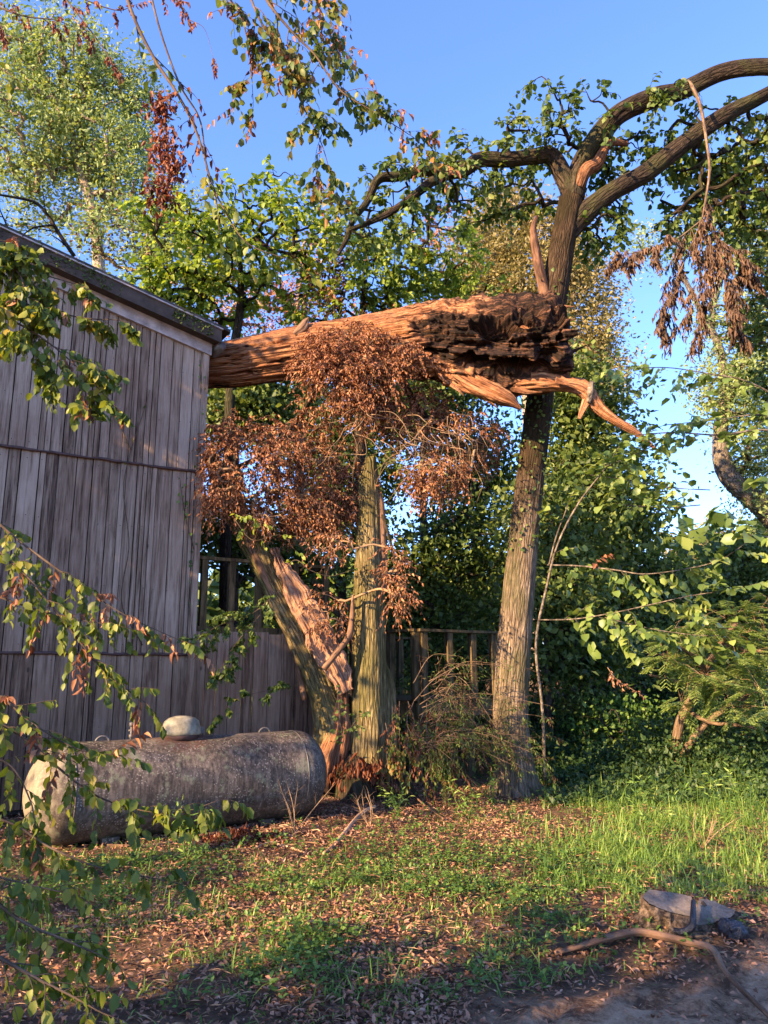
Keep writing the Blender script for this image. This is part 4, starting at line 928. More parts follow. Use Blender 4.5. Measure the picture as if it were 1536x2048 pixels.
# large pale tree above the roof, left
bgtree('tall pale green fine-leaved tree rising above the roof at upper left', (190, 16), 24, [(200, 700, 24, 14), (190, 450, 24, 11), (150, 300, 24, 7), (130, 160, 24, 4)],
       [B(130, 130, 24, 110, 110, 130), B(60, 260, 24, 120, 140, 150), B(200, 250, 24.5, 110, 120, 150), B(250, 330, 24, 70, 90, 70), B(120, 380, 25, 140, 90, 110), B(20, 100, 24, 60, 80, 50), B(280, 180, 24, 40, 50, 20)], 61, leaf='lf_pale', bark='bark_pale', clump=44, lsize=.17, sig=.42, wd=.24, rtip=.022, maxr=.09, droop=.3)
bgtree('scrubby pale tree with bare brown twigs just behind the roof slope', (330, 10), 17, [(300, 600, 17, 9), (280, 500, 17, 6)],
       [B(260, 470, 17, 130, 60, 60), B(380, 520, 17, 130, 60, 70), B(330, 430, 17, 80, 50, 30)], 62, leaf='lf_pale', bark='bark_pale', clump=50, lsize=.11, sig=.3, wd=.28, rtip=.014, frac2=.2, leaf2='lf_dead2')
# bright green broad leaves above roof end
bgtree('bright yellow-green leafy tree crown above the low end of the roof', (450, 9), 13.5, [(460, 800, 13.5, 10), (480, 620, 13.5, 8), (480, 500, 13.4, 4)],
       [B(380, 460, 12.8, 110, 70, 30), B(330, 420, 12.5, 70, 60, 12), B(450, 510, 13, 110, 70, 40), B(540, 450, 13, 100, 60, 26), B(560, 540, 13.5, 100, 60, 26), B(350, 570, 13, 90, 50, 50), B(440, 600, 13.5, 90, 50, 34), B(580, 380, 13, 60, 40, 10), B(620, 470, 13, 70, 50, 16), B(470, 420, 13, 60, 60, 10)],
       63, leaf='lf_bright', bark='bark_dark', mode='near', lsize=.12, wd=.36, kind='round', twigs=3, tlen=.36, nleaf=7, droop=.35, rtip=.011, maxr=.03)
bgtree('green and orange mottled tree crown above the middle of the log', (740, 10), 14, [(720, 900, 14, 12), (720, 700, 14, 9), (730, 560, 14, 5)],
       [B(680, 560, 13.5, 90, 60, 24), B(780, 540, 14, 110, 80, 46), B(860, 480, 14, 100, 70, 36), B(840, 590, 14, 120, 50, 36), B(720, 470, 13.5, 80, 50, 12), B(940, 560, 14.5, 80, 70, 28), B(640, 610, 13.6, 80, 40, 18)],
       64, leaf='lf_bright', bark='bark_dark', mode='near', lsize=.11, wd=.32, twigs=4, tlen=.34, nleaf=8, droop=.4, rtip=.010, maxr=.03, frac2=.33, leaf2='lf_dead')
bgtree('thin tree with sparse pink-brown leaves left of the log top', (600, 8), 16, [(600, 900, 16, 9), (590, 700, 16, 6), (600, 560, 16, 3)], [B(520, 620, 16, 110, 50, 60), B(620, 600, 16, 90, 60, 60), B(640, 500, 16, 60, 60, 26)], 65, leaf='lf_dead', bark='bark_pale', clump=26, lsize=.09, sig=.35, wd=.25, rtip=.012)
# yellow-brown tree
bgtree('tall olive-yellow tree glowing in sun behind the big trunk', (1060, 14), 30, [(1060, 1000, 30, 11), (1050, 750, 30, 8), (1040, 550, 30, 5)],
       [B(1010, 440, 30, 70, 70, 90), B(960, 520, 30, 80, 90, 120), B(1070, 560, 30, 110, 130, 220), B(1150, 620, 30, 80, 140, 180), B(1190, 740, 30, 60, 90, 90), B(1000, 640, 30, 100, 90, 130), B(1130, 460, 30, 50, 60, 40)], 66, leaf='lf_yellow', bark='bark_pale', clump=60, lsize=.17, sig=.45, wd=.26, rtip=.02, droop=.2)
# right edge trees
bgtree('grey curving tree with small silvery leaves at the right edge of the wood', (1640, 22), 17, [(1600, 1120, 17, 26), (1530, 1020, 17, 22), (1455, 950, 17, 19), (1440, 880, 17, 14), (1450, 800, 17, 12), (1440, 700, 17, 8), (1400, 620, 17, 6), (1350, 520, 17, 4)],
       [B(1500, 500, 17, 60, 60, 50), B(1450, 780, 17, 60, 90, 70), B(1500, 850, 17, 60, 120, 110), B(1520, 680, 17, 60, 90, 90), B(1440, 620, 17, 50, 50, 24), B(1330, 490, 17.5, 70, 40, 26), B(1530, 980, 17, 50, 70, 50)], 67, leaf='lf_pale', bark='bark_grey', clump=50, lsize=.095, sig=.24, wd=.26, rtip=.013, maxr=.1, trunk_ns=16)
bgtree('leafy bright green tree cut by the right picture edge under the arching limbs', (1620, 14), 14, [(1600, 900, 14, 14), (1570, 700, 14, 10), (1540, 520, 14, 6)],
       [B(1510, 640, 14, 50, 70, 36), B(1530, 540, 14, 40, 60, 26), B(1500, 440, 13.5, 70, 40, 30), B(1535, 780, 14, 30, 60, 20)], 68, leaf='lf_tree', bark='bark_grey', mode='near', lsize=.1, wd=.32, twigs=4, tlen=.3, nleaf=8, droop=.3, rtip=.01)
# dark wood
woods = [
    ('dark slender tree filling the gap beside the house under the log', 470, 15, [(470, 950, 15, 9), (460, 800, 15, 6)], [B(450, 820, 15, 60, 60, 70), B(520, 800, 15, 80, 60, 70), B(450, 1060, 15, 60, 70, 60), B(560, 1130, 16, 60, 60, 50)], 'near'),
    ('dark green tree with straight thin trunk directly behind the stump', 690, 20, [(680, 1000, 20, 8), (670, 800, 20, 6)], [B(620, 850, 20, 110, 80, 110), B(700, 950, 20, 110, 90, 140), B(640, 1080, 19, 110, 90, 90), B(800, 820, 20, 100, 70, 100)], 'far'),
    ('dark thin-trunked tree between upright stump and big trunk', 850, 18, [(848, 1100, 18, 8), (845, 950, 18, 6), (850, 780, 18, 4)], [B(880, 800, 18, 100, 60, 90), B(950, 930, 18, 90, 80, 70), B(840, 1120, 18, 80, 80, 60), B(940, 1100, 18, 80, 90, 70), B(860, 1230, 18, 100, 60, 90)], 'far'),
    ('bushy dark tree leaning behind the big trunk on its left', 960, 22, [(955, 1150, 22, 9), (960, 1000, 22, 6)], [B(940, 1020, 22, 100, 80, 80), B(980, 1180, 22, 90, 90, 90), B(890, 1300, 21, 110, 70, 110), B(780, 1240, 22, 90, 90, 100)], 'far'),
    ('green tree with lit leaf tips right of the big trunk below the log splinter', 1130, 16, [(1130, 1100, 16, 8), (1135, 950, 16, 5), (1140, 840, 16, 3)], [B(1150, 780, 15.5, 60, 60, 60), B(1170, 850, 16, 60, 70, 60), B(1140, 950, 16, 70, 80, 80), B(1200, 980, 16, 70, 50, 50), B(1140, 1080, 16, 70, 70, 80)], 'far'),
    ('dense dark tree in the centre right of the wood', 1260, 19, [(1250, 1200, 19, 10), (1240, 1000, 19, 7)], [B(1210, 930, 19, 50, 50, 40), B(1230, 1020, 19, 80, 60, 80), B(1200, 1080, 19, 110, 80, 90), B(1310, 1170, 19, 80, 50, 70), B(1260, 1220, 19, 120, 80, 140)], 'far'),
    ('dark rounded tree at far right beneath the grey curving tree', 1480, 21, [(1480, 1250, 21, 9), (1490, 1120, 21, 6)], [B(1500, 1130, 21, 70, 60, 90), B(1420, 1220, 21, 90, 70, 110), B(1530, 1240, 21, 80, 90, 110), B(1370, 1330, 20, 100, 60, 100)], 'far'),
    ('thin dark trunked tree half hidden right behind the big trunk', 1095, 14.5, [(1096, 1300, 14.5, 7), (1098, 1150, 14.5, 6), (1105, 1000, 14.5, 4)], [B(1130, 1200, 14.5, 60, 60, 50), B(1160, 1300, 14.5, 70, 60, 60), B(1100, 1040, 14.5, 50, 70, 40)], 'far'),
]
for k, (lab, bx, Y, path, bl, md) in enumerate(woods):
    bgtree(lab, (bx, 8), Y, path, bl, 80 + k, leaf='lf_far', bark='bark_far', clump=42, lsize=.15, sig=.42, wd=.3, rtip=.013, maxr=.06, droop=.2, mode='far')
bgtree('distant pale yellow sunlit tree seen through the gap at right', (1420, 12), 60, [(1420, 1250, 60, 8), (1420, 1150, 60, 5)], [B(1420, 1110, 60, 70, 45, 80), B(1380, 1160, 60, 60, 50, 70), B(1450, 1150, 60, 50, 40, 50)], 95, leaf='lf_yellow', bark='bark_pale', clump=40, lsize=.45, sig=1.0, wd=.3, rtip=.04)
# far wood as one mass
def far_wood():
    r = rs(99); g = Geo(); n = 30000
    a = r.uniform(-1.25, 1.25, n); R = r.uniform(34, 60, n); x = R * np.sin(a); y = R * np.cos(a)
    top = 3.5 + 4.5 * fbm(np.stack([a * 9, R * .08, a * 0], -1), 3)
    z = gh(x, y) + top * r.rand(n) ** .7
    leaves(g, np.stack([x, y, z], 1), rdir(r, n), rdir(r, n) + Z3 * .6, r.uniform(.5, 1.1, n), 'fine', .4)
    o = build(g, 'far_wood', M['lf_far']); setting(o, 'dark mass of distant woodland beyond the near trees', 'stuff')
far_wood()
# understory shrubs (individual bushes)
def shrub(label, px, Y, w_, h, seed, leaf='lf_far', n=60, ls=.09):
    x, y, z = grounded(px, Y, 3); c = np.array([x, y, z]); tr = []
    for k in range(3):
        a = k * 2.1 + seed; tip = c + np.array([math.cos(a) * w_ * .3, math.sin(a) * w_ * .3, h * .6]); tr.append((np.array([c, (c + tip) / 2 + [0, 0, .1], tip]), np.array([.03, .02, .01])))
    make_tree('shrub', label, 'shrub', tr, [(c + Z3 * h * .55, (w_ / 2, w_ / 2, h * .5), n)], seed, leaf=leaf, bark='bark_far', mode='far', clump=40, lsize=ls, sig=.2, wd=.33, rtip=.008, parts=('stems', 'branch_network', 'foliage'), group='undergrowth bushes at the wood edge', trunk_ns=6, shell=.2)
for k, (lab, px, Y, w_, h, lf) in enumerate([
    ('dark bush under the lower deck railing behind the stump', 700, 15, 2.6, 1.9, 'lf_far'), ('dark bush behind the lower deck posts', 900, 17, 3.2, 2.6, 'lf_far'),
    ('rounded dark bush immediately right of the big trunk', 1150, 15, 2.2, 1.9, 'lf_far'), ('low green bush in shade at centre right of the clearing', 1230, 14, 2.0, 1.1, 'weeds'),
    ('dense bush behind the feathery small tree', 1400, 15.5, 3.2, 2.0, 'lf_far'), ('tangled dark bush at the right edge of the clearing', 1540, 14, 2.4, 1.5, 'lf_far'),
    ('brownish low bush left of the feathery small tree', 1300, 17, 2.8, 2.6, 'lf_far'), ('tall dark bush in the gap right of the stump', 800, 20, 4.0, 3.6, 'lf_far'),
    ('wide dark bush at back between two thin trunks', 1050, 20, 4.0, 3.2, 'lf_far'), ('leafy bush back of the wood near the far gap', 1330, 22, 5.0, 3.6, 'lf_far'), ('dim bush beyond the house corner under the deck', 560, 17, 3.0, 4.0, 'lf_far'), ('broad bush behind everything at far right', 1560, 20, 4.5, 3.2, 'lf_far')]):
    shrub(lab, px, Y, w_, h, 200 + k, lf)

# ------------------------------------------------------------------ right: saplings and feathery tree
def sapling():
    base = gp(1095, 1500); Y = 9.3
    st = [([(1090, 1560, 10.3, 22), (1085, 1420, 10, 20), (1072, 1290, 9.8, 18), (1092, 1180, 9.6, 17), (1115, 1090, 9.4, 14), (1155, 1010, 9.2, 12), (1200, 950, 9, 9), (1225, 915, 9, 6)], dict(nch=3, start=.7)),
          ([(1098, 1130, 9.5, 12), (1112, 1075, 9.4, 10), (1132, 1020, 9.3, 7)], dict(nch=2)),
          ([(1095, 1130, 9.6, 10), (1160, 1132, 9, 9), (1230, 1140, 8.6, 8), (1290, 1148, 8.3, 7), (1370, 1138, 8, 6), (1440, 1120, 7.8, 4), (1500, 1080, 7.6, 3)], dict(nch=16)),
          ([(1078, 1240, 9.7, 9), (1150, 1238, 8.8, 8), (1230, 1225, 8.2, 7), (1320, 1205, 7.8, 6), (1390, 1190, 7.5, 5), (1470, 1180, 7.3, 3)], dict(nch=18)),
          ([(1210, 1235, 8.3, 6), (1290, 1255, 8, 5), (1370, 1268, 7.8, 4), (1440, 1272, 7.6, 3)], dict(nch=14))]
    branch('young_broadleaf_tree', 'slender sapling with broad heart-shaped sunlit leaves on level branches, right of big trunk', st, 71, 'lf_big', 'lf_dead', 'bark_grey', nch=16, clen=.36, nleaf=9, lsize=.105, kind='round', wd=.42, droop=.3, sub=1, cat='sapling', start=.12, upb=1.2, dead=.04)
sapling()
branch('broadleaf_branch', 'dark broad-leaved branch crossing the sky below the hanging dead leaves', [
    ([(1640, 880, 7.5, 12), (1530, 860, 7.5, 11), (1440, 870, 7.5, 9), (1350, 865, 7.5, 7), (1270, 870, 7.5, 5)], {}),
    ([(1600, 820, 7.4, 10), (1500, 765, 7.4, 8), (1420, 748, 7.4, 6), (1330, 735, 7.4, 5), (1230, 740, 7.4, 3)], {}),
    ([(1640, 860, 7.6, 10), (1530, 830, 7.6, 8), (1430, 840, 7.6, 6), (1330, 850, 7.6, 4)], {}),
    ([(1350, 865, 7.5, 6), (1290, 900, 7.5, 5), (1220, 930, 7.5, 3)], {}),
    ([(1420, 980, 7.5, 6), (1340, 975, 7.5, 5), (1260, 960, 7.5, 4), (1180, 950, 7.5, 3)], {}),
    ([(1400, 1010, 7.5, 6), (1330, 1015, 7.5, 5), (1250, 1010, 7.5, 4)], {})], 72, 'lf_big', 'lf_dead', 'bark_grey', nch=13, clen=.32, nleaf=7, lsize=.095, kind='round', wd=.42, droop=.25, sub=1, upb=1.3)
branch('broadleaf_branch', 'two or three broad leaves lit yellow-green at the right picture edge', [
    ([(1600, 1090, 5.5, 7), (1540, 1075, 5.5, 5), (1500, 1070, 5.5, 3)], {}), ([(1600, 1000, 5.6, 6), (1540, 970, 5.6, 4)], {})], 73, 'lf_big', 'lf_dead', 'bark_grey', nch=3, clen=.14, nleaf=4, lsize=.12, kind='round', wd=.42, droop=.3, sub=1, upb=1.2)
def feathery():
    r = rs(74); base = gp(1350, 1555); Y0 = base[1]
    root = thing('feathery_tree', 'small feathery-leaved tree with orange-brown forked stem at right', 'tree', base)
    g = Geo(); Y = Y0
    stems = [[(1348, 1570, Y, 12), (1352, 1500, Y, 10), (1362, 1440, Y - .2, 9), (1390, 1390, Y - .5, 9), (1410, 1340, Y - .8, 8), (1440, 1290, Y - 1.2, 6), (1470, 1250, Y - 1.6, 4)],
             [(1355, 1540, Y, 8), (1378, 1490, Y - .1, 7), (1420, 1440, Y - .3, 6), (1480, 1400, Y - .7, 5), (1540, 1370, Y - 1, 3)],
             [(1380, 1425, Y - .3, 4), (1420, 1445, Y - .5, 4), (1470, 1450, Y - .8, 3), (1530, 1460, Y - 1, 2)],
             [(1410, 1340, Y - .8, 5), (1370, 1300, Y - 1.2, 4), (1320, 1290, Y - 1.5, 3)],
             [(1440, 1290, Y - 1.2, 5), (1500, 1300, Y - 1.4, 4), (1560, 1310, Y - 1.5, 3)],
             [(1400, 1370, Y - .6, 4), (1340, 1360, Y - .9, 3), (1300, 1350, Y - 1.1, 2)]]
    nodes = []
    for l in stems:
        P, R = pp(l); Q, _ = tube(g, P, R, 14, n=len(l) * 10, disp=barkdisp(.003, 8, 3)); nodes.append(Q)
    build(g, 'trunk', M['twig_hang'], root)
    BG, LG = Geo(), Geo()
    tgt = [(1440, 1250, 100, 50, 60), (1500, 1300, 60, 70, 60), (1350, 1310, 60, 40, 34), (1400, 1350, 60, 40, 30), (1470, 1370, 80, 40, 46), (1500, 1420, 60, 30, 26), (1520, 1220, 40, 40, 20), (1350, 1400, 30, 20, 8), (1310, 1280, 25, 15, 6)]
    N = np.concatenate(nodes)
    for (cx, cy, rx, ry, n) in tgt:
        for k in range(n):
            a, b = rdir(r, 1)[0][:2] * r.rand() ** .5; p = at(cx + a * rx, cy + b * ry, Y - 1.2 + r.normal(0, .5)); j = np.argmin(np.linalg.norm(N - p, axis=1))
            if np.linalg.norm(N[j] - p) > .75: p = N[j] + (p - N[j]) * .5
            tube(BG, [N[j], (N[j] + p) / 2 + [0, 0, .03], p], [.0025, .002, .0015], 3, n=5, cap=False); N = np.vstack([N, p])
            # compound frond: rachis with pinnae of leaflets
            d = p - N[j]; d = d / (np.linalg.norm(d) + 1e-6) + r.normal(0, .5, 3); d[2] = d[2] * .4 - .1; d /= np.linalg.norm(d); L = r.uniform(.18, .3)
            sd = np.cross(d, Z3); sd /= np.linalg.norm(sd)
            for s_ in np.linspace(.15, 1, 8):
                q = p + d * L * s_ - Z3 * .25 * L * s_ ** 2
                for sg in (-1, 1):
                    pd = d * .6 + sd * sg * .9 - Z3 * .25 + r.normal(0, .08, 3); pd /= np.linalg.norm(pd); pl = L * .42 * (1 - .35 * s_)
                    m = 7; f = np.linspace(.1, 1, m)[:, None]; pos = q + pd * pl * f; sx = np.cross(pd, Z3); 
                    for s2 in (-1, 1): leaves(LG, pos, np.tile(pd * .6 + sx * s2, (m, 1)), np.tile(Z3, (m, 1)) + r.normal(0, .2, (m, 3)), np.full(m, .034), 'fine', .27)
    build(BG, 'twigs', M['twig_pale'], root); build(LG, 'fronds', M['lf_mimosa'], root)
feathery()
branch('broken_branch', 'dry tan broken twig with curled leaves hanging in the dark gap at right', [([(1215, 1335, 11, 5), (1235, 1360, 10.9, 4), (1275, 1385, 10.8, 3)], {})], 75, 'lf_litter', 'lf_litter', 'twig_pale', nch=8, clen=.12, nleaf=5, lsize=.06, sub=1, droop=.5, kind='wilt', cat='branch')

# brush tangle between stump and big trunk
def brush():
    r = rs(76); BG, LG, LD = Geo(), Geo(), Geo()
    for k in range(40):
        x0 = r.uniform(825, 880); y0 = r.uniform(1350, 1560); x1 = x0 + r.uniform(60, 240); y1 = y0 + r.uniform(-60, 110); Y = r.uniform(9.4, 10.2)
        y1 = min(y1, 1600)
        P = np.array([at(x0, y0, Y), at(x0 * .6 + x1 * .4, y0 * .6 + y1 * .4 - r.uniform(10, 50), Y), at(x1, y1, Y + r.normal(0, .2))])
        spray(BG, LG, LD, P, np.array([.006, .004, .002]), r, nch=11, clen=.22, nleaf=6, sub=2 if k % 5 == 0 else 1, droop=.5, lsize=.05, kind='lance', wd=.15, dead=.35)
    t = thing('brush_heap', 'tangled heap of bent twigs and narrow grey-green leaves between stump and big trunk', 'brush', gp(900, 1600))
    build(BG, 'twigs', M['twig_hang'], t); build(LG, 'leaves', M['lf_tree'], t); build(LD, 'dead_leaves', M['lf_dead2'], t)
brush()
def mossbush():
    r = rs(77); BG, LG, LD = Geo(), Geo(), Geo()
    for k in range(34):
        x0 = r.uniform(770, 900); y0 = r.uniform(1400, 1520); P = np.array([at(x0, y0, 9.7), at(x0 + r.normal(0, 12), y0 + 50, 9.55), at(x0 + r.normal(0, 20), min(y0 + r.uniform(70, 150), 1610), 9.5)])
        spray(BG, LG, LD, P, np.array([.006, .004, .002]), r, nch=8, clen=.14, nleaf=6, sub=1, droop=.9, lsize=.05, kind='oval', wd=.3, dead=.35)
    t = thing('climbing_vine', 'dark mossy vine curtain hanging right of the stump foot', 'vine', at(800, 1560, 9.7)); build(BG, 'stems', M['twig'], t); build(LG, 'leaves', M['lf_mixed'], t); build(LD, 'dead_leaves', M['lf_rust'], t)
mossbush()

# ------------------------------------------------------------------ foreground branches
def rustzone(px0, py0, px1, py1, pr=.9):
    def f(a):
        x, y = toscreen(a[None]); return pr if (px0 < x[0] < px1 and py0 < y[0] < py1) else .06
    return f
branch('overhanging_branch', 'long thin drooping branch at upper left with rust clusters and green tip leaves', [
    ([(235, -60, 4.4, 14), (270, 40, 4.4, 12), (310, 120, 4.4, 11), (350, 180, 4.4, 10), (385, 245, 4.4, 9), (405, 300, 4.4, 8), (425, 370, 4.4, 7), (460, 440, 4.4, 5), (500, 490, 4.4, 4), (580, 520, 4.4, 2)], dict(zone=rustzone(290, 150, 400, 420), nch=13)),
    ([(290, -60, 4.5, 9), (320, 60, 4.5, 8), (360, 170, 4.5, 7), (400, 240, 4.5, 6), (412, 330, 4.5, 5), (432, 400, 4.5, 4), (440, 480, 4.5, 2)], dict(nch=6, start=.3, zone=rustzone(290, 100, 400, 420)))],
    101, 'lf_fore', 'lf_rust', nch=14, clen=.26, nleaf=6, lsize=.072, kind='oval', wd=.32, droop=.7, sub=1)
def rustcl():
    r = rs(102); g, BG = Geo(), Geo()
    top = at(318, 180, 4.4); P = np.array([top, at(325, 250, 4.4), at(330, 330, 4.4), at(322, 400, 4.4)]); tube(BG, P, [.004, .003, .003, .002], 5, n=14)
    n = 700; c = np.concatenate([at(x, y, 4.4) + r.normal(0, 1, (n // 4, 3)) * [.05, .05, .055] for (x, y) in ((322, 215), (325, 290), (338, 330), (322, 385))])
    D = r.normal(0, .5, (len(c), 3)) - Z3; leaves(g, c, D, rdir(r, len(c)), r.uniform(.03, .06, len(c)), 'wilt', .28)
    t = thing('dead_leaf_cluster', 'dense hanging cluster of rust-red withered leaves beside the long drooping branch', 'leaf cluster', top); build(BG, 'stem', M['twig'], t); build(g, 'dead_leaves', M['lf_rust'], t)
rustcl()
branch('overhanging_branch', 'branch spray of olive and orange leaves hanging against sky at top centre', [
    ([(500, -60, 4.6, 12), (540, 10, 4.6, 10), (590, 70, 4.6, 8), (630, 110, 4.6, 7), (680, 180, 4.6, 6), (750, 225, 4.6, 4), (835, 280, 4.6, 2)], dict(nch=14)),
    ([(480, -60, 4.6, 10), (520, 40, 4.6, 8), (570, 120, 4.6, 7), (600, 200, 4.6, 5), (640, 280, 4.6, 4), (662, 350, 4.6, 2)], dict(nch=12)),
    ([(430, -40, 4.7, 8), (480, 30, 4.7, 6), (500, 110, 4.7, 4), (505, 180, 4.7, 2)], dict(nch=7, dead=.4)),
    ([(600, -60, 4.7, 8), (640, 20, 4.7, 6), (670, 90, 4.7, 4)], dict(nch=8))],
    103, 'lf_mixed', 'lf_dead', nch=12, clen=.32, nleaf=5, lsize=.064, kind='oval', wd=.33, droop=.9, sub=2, dead=.16)
branch('overhanging_branch', 'twigs of rust-red withered leaf bunches in the top left corner', [
    ([(-60, -10, 5.2, 8), (40, 30, 5.2, 6), (110, 40, 5.2, 4), (160, 60, 5.2, 2)], {}), ([(60, -60, 5.2, 8), (150, -10, 5.2, 6), (230, 20, 5.2, 4), (270, 10, 5.2, 2)], {}), ([(100, -40, 5.2, 8), (180, 60, 5.2, 5), (215, 110, 5.2, 4), (225, 130, 5.2, 2)], dict(nch=6)), ([(300, -40, 5.1, 5), (345, -5, 5.1, 4), (370, 20, 5.1, 2)], dict(nch=6)), ([(-30, 30, 5.2, 5), (0, 50, 5.2, 3), (10, 80, 5.2, 2)], dict(nch=3)), ([(380, 40, 5.1, 3), (410, 60, 5.1, 2), (430, 130, 5.1, 1.5)], dict(nch=2, clen=.12))],
    104, 'lf_rust', 'lf_rust', nch=9, clen=.15, nleaf=9, lsize=.055, kind='wilt', wd=.28, droop=1.1, sub=1)
branch('overhanging_branch', 'leafy green twig poking in at the left edge near the top', [([(-60, 110, 3.6, 4), (-10, 130, 3.6, 3), (35, 160, 3.6, 2)], {})], 105, 'lf_fore', nch=5, clen=.12, nleaf=6, lsize=.05, sub=1, droop=.8)
branch('overhanging_branch', 'green leafy branch covering the left end of the roof and upper wall', [
    ([(-60, 500, 3.2, 8), (0, 520, 3.2, 7), (40, 550, 3.2, 6), (55, 620, 3.2, 5), (65, 680, 3.2, 3)], dict(nch=13)),
    ([(-60, 620, 3.2, 6), (20, 640, 3.2, 5), (90, 680, 3.2, 4), (150, 730, 3.2, 3), (200, 780, 3.2, 2)], dict(nch=12)),
    ([(-60, 590, 3.3, 5), (60, 610, 3.3, 4), (160, 635, 3.3, 3), (240, 640, 3.3, 2)], dict(nch=5, clen=.1)),
    ([(-60, 470, 3.3, 6), (10, 500, 3.3, 5), (80, 545, 3.3, 3), (140, 565, 3.3, 2)], dict(nch=10))],
    106, 'lf_fore', 'lf_dead', nch=10, clen=.17, nleaf=6, lsize=.048, kind='oval', wd=.34, droop=.7, sub=2, dead=.04)
branch('overhanging_branch', 'thin dark branch sloping down across the middle wall with green and rusty leaves', [
    ([(-40, 1010, 3.4, 7), (30, 1075, 3.4, 6), (110, 1135, 3.4, 5), (175, 1180, 3.4, 3), (250, 1230, 3.4, 2), (380, 1290, 3.5, 1.5)], dict(nch=24)),
    ([(-40, 1070, 3.3, 7), (50, 1150, 3.3, 6), (110, 1220, 3.3, 5), (165, 1290, 3.3, 4), (210, 1345, 3.3, 3), (290, 1405, 3.3, 2)], dict(nch=26)),
    ([(-40, 1180, 3.3, 5), (60, 1215, 3.3, 4), (160, 1240, 3.3, 2), (230, 1250, 3.3, 1.5)], dict(nch=9))],
    107, 'lf_fore', 'lf_dead', nch=24, clen=.18, nleaf=9, lsize=.048, kind='oval', wd=.32, droop=.9, sub=1, dead=.13)
branch('overhanging_branch', 'low green branch reaching across the left half of the gas tank', [
    ([(-60, 1420, 3.4, 8), (40, 1470, 3.4, 6), (110, 1530, 3.4, 5), (190, 1590, 3.4, 4), (280, 1620, 3.4, 3), (360, 1625, 3.4, 2), (440, 1600, 3.4, 1.5)], dict(nch=26)),
    ([(-60, 1350, 3.3, 6), (10, 1400, 3.3, 5), (70, 1450, 3.3, 4), (160, 1500, 3.3, 3), (230, 1510, 3.3, 2)], dict(nch=14)),
    ([(-60, 1620, 3.2, 6), (30, 1650, 3.2, 5), (100, 1695, 3.2, 4), (200, 1735, 3.2, 3), (350, 1765, 3.2, 1.5)], dict(nch=14, clen=.12)),
    ([(-60, 1500, 3.2, 5), (20, 1530, 3.2, 4), (60, 1600, 3.2, 3), (70, 1650, 3.2, 2)], dict(nch=8))],
    108, 'lf_fore', 'lf_dead', nch=18, clen=.17, nleaf=8, lsize=.052, kind='oval', wd=.33, droop=.7, sub=1, dead=.07)
branch('overhanging_branch', 'shaded dark green branch hanging low in the bottom left corner', [
    ([(-60, 1760, 2.7, 6), (40, 1840, 2.7, 5), (130, 1880, 2.7, 4), (200, 1910, 2.7, 2)], dict(nch=14)),
    ([(-60, 1880, 2.5, 6), (60, 1950, 2.5, 5), (140, 1990, 2.5, 3), (230, 2040, 2.5, 2)], dict(nch=14)),
    ([(-60, 1740, 2.8, 4), (60, 1770, 2.8, 3), (150, 1790, 2.8, 2)], dict(nch=9))],
    109, 'lf_fore', 'lf_dead', nch=16, clen=.15, nleaf=7, lsize=.046, kind='oval', wd=.34, droop=1.1, sub=1)
# dark bare limb lying on the roof
branch('bare_limb', 'dark bent bare limb standing up from the roof edge at upper left', [
    ([(148, 512, 9.3, 30), (120, 470, 9.2, 28), (95, 430, 9.1, 24), (70, 405, 9.1, 20), (30, 395, 9, 16), (-30, 385, 8.9, 12)], {}), ([(108, 450, 9.1, 14), (70, 455, 9.1, 11), (45, 470, 9.1, 8)], {}), ([(40, 540, 9.1, 16), (25, 480, 9, 12), (0, 420, 8.9, 8)], {})], 110, 'lf_mixed', 'lf_dead', 'bark_dark', nch=7, clen=.3, nleaf=3, lsize=.06, sub=1, droop=.1, cat='limb')

# ------------------------------------------------------------------ ground cover, litter, grass
def scatter(r, n, x0, x1, y0, y1):
    x = r.uniform(x0, x1, n); y = y0 + (y1 - y0) * r.rand(n) ** 1.25; return x, y
def inhouse(x, y):
    P = np.stack([x - HC[0], y - HC[1]], -1); t = P @ HU[:2]; n = P @ HN[:2]; return (n < .02) & (t > -2.0)
def sc_ell(X, Y, cx, cy, rx, ry): return np.exp(-(((X - cx) / rx) ** 2 + ((Y - cy) / ry) ** 2))
def make_litter():
    r = rs(120); n = 210000; x, y = scatter(r, n, -7, 8, 3.2, 12)
    sx, sy = toscreen(np.stack([x, y, gh(x, y)], -1)); nn = fbm(np.stack([x * 1.1, y * 1.1, x * 0], -1), 3)
    d = .35 + .9 * ss(nn, .4, .6); d *= 1 - .8 * soilmask(x, y); d *= 1 - .75 * ss(sx, 900, 1150) * ss(sy, 2100, 1600)
    d = np.maximum(d, sc_ell(sx, sy, 600, 1680, 420, 70)); d = np.maximum(d, .8 * sc_ell(sx, sy, 1050, 1610, 60, 20)); d = np.where(soilmask(x, y) > .6, d * .6, d)
    k = (r.rand(n) < d) & ~inhouse(x, y); x, y = x[k], y[k]; n = len(x)
    P = np.stack([x, y, gh(x, y) + r.uniform(.0, .035, n)], -1); D = rdir(r, n); D[:, 2] = D[:, 2] * .35 + .08
    U = Z3 + r.normal(0, .45, (n, 3)); g = Geo(); m = r.rand(n) < .55
    leaves(g, P[m], D[m], U[m], r.uniform(.02, .05, m.sum()), 'wilt', .26); leaves(g, P[~m], D[~m], U[~m], r.uniform(.015, .04, (~m).sum()), 'fine', .3)
    setting(build(g, 'leaf_litter', M['lf_litter']), 'carpet of dry brown fallen leaves', 'stuff')
make_litter()
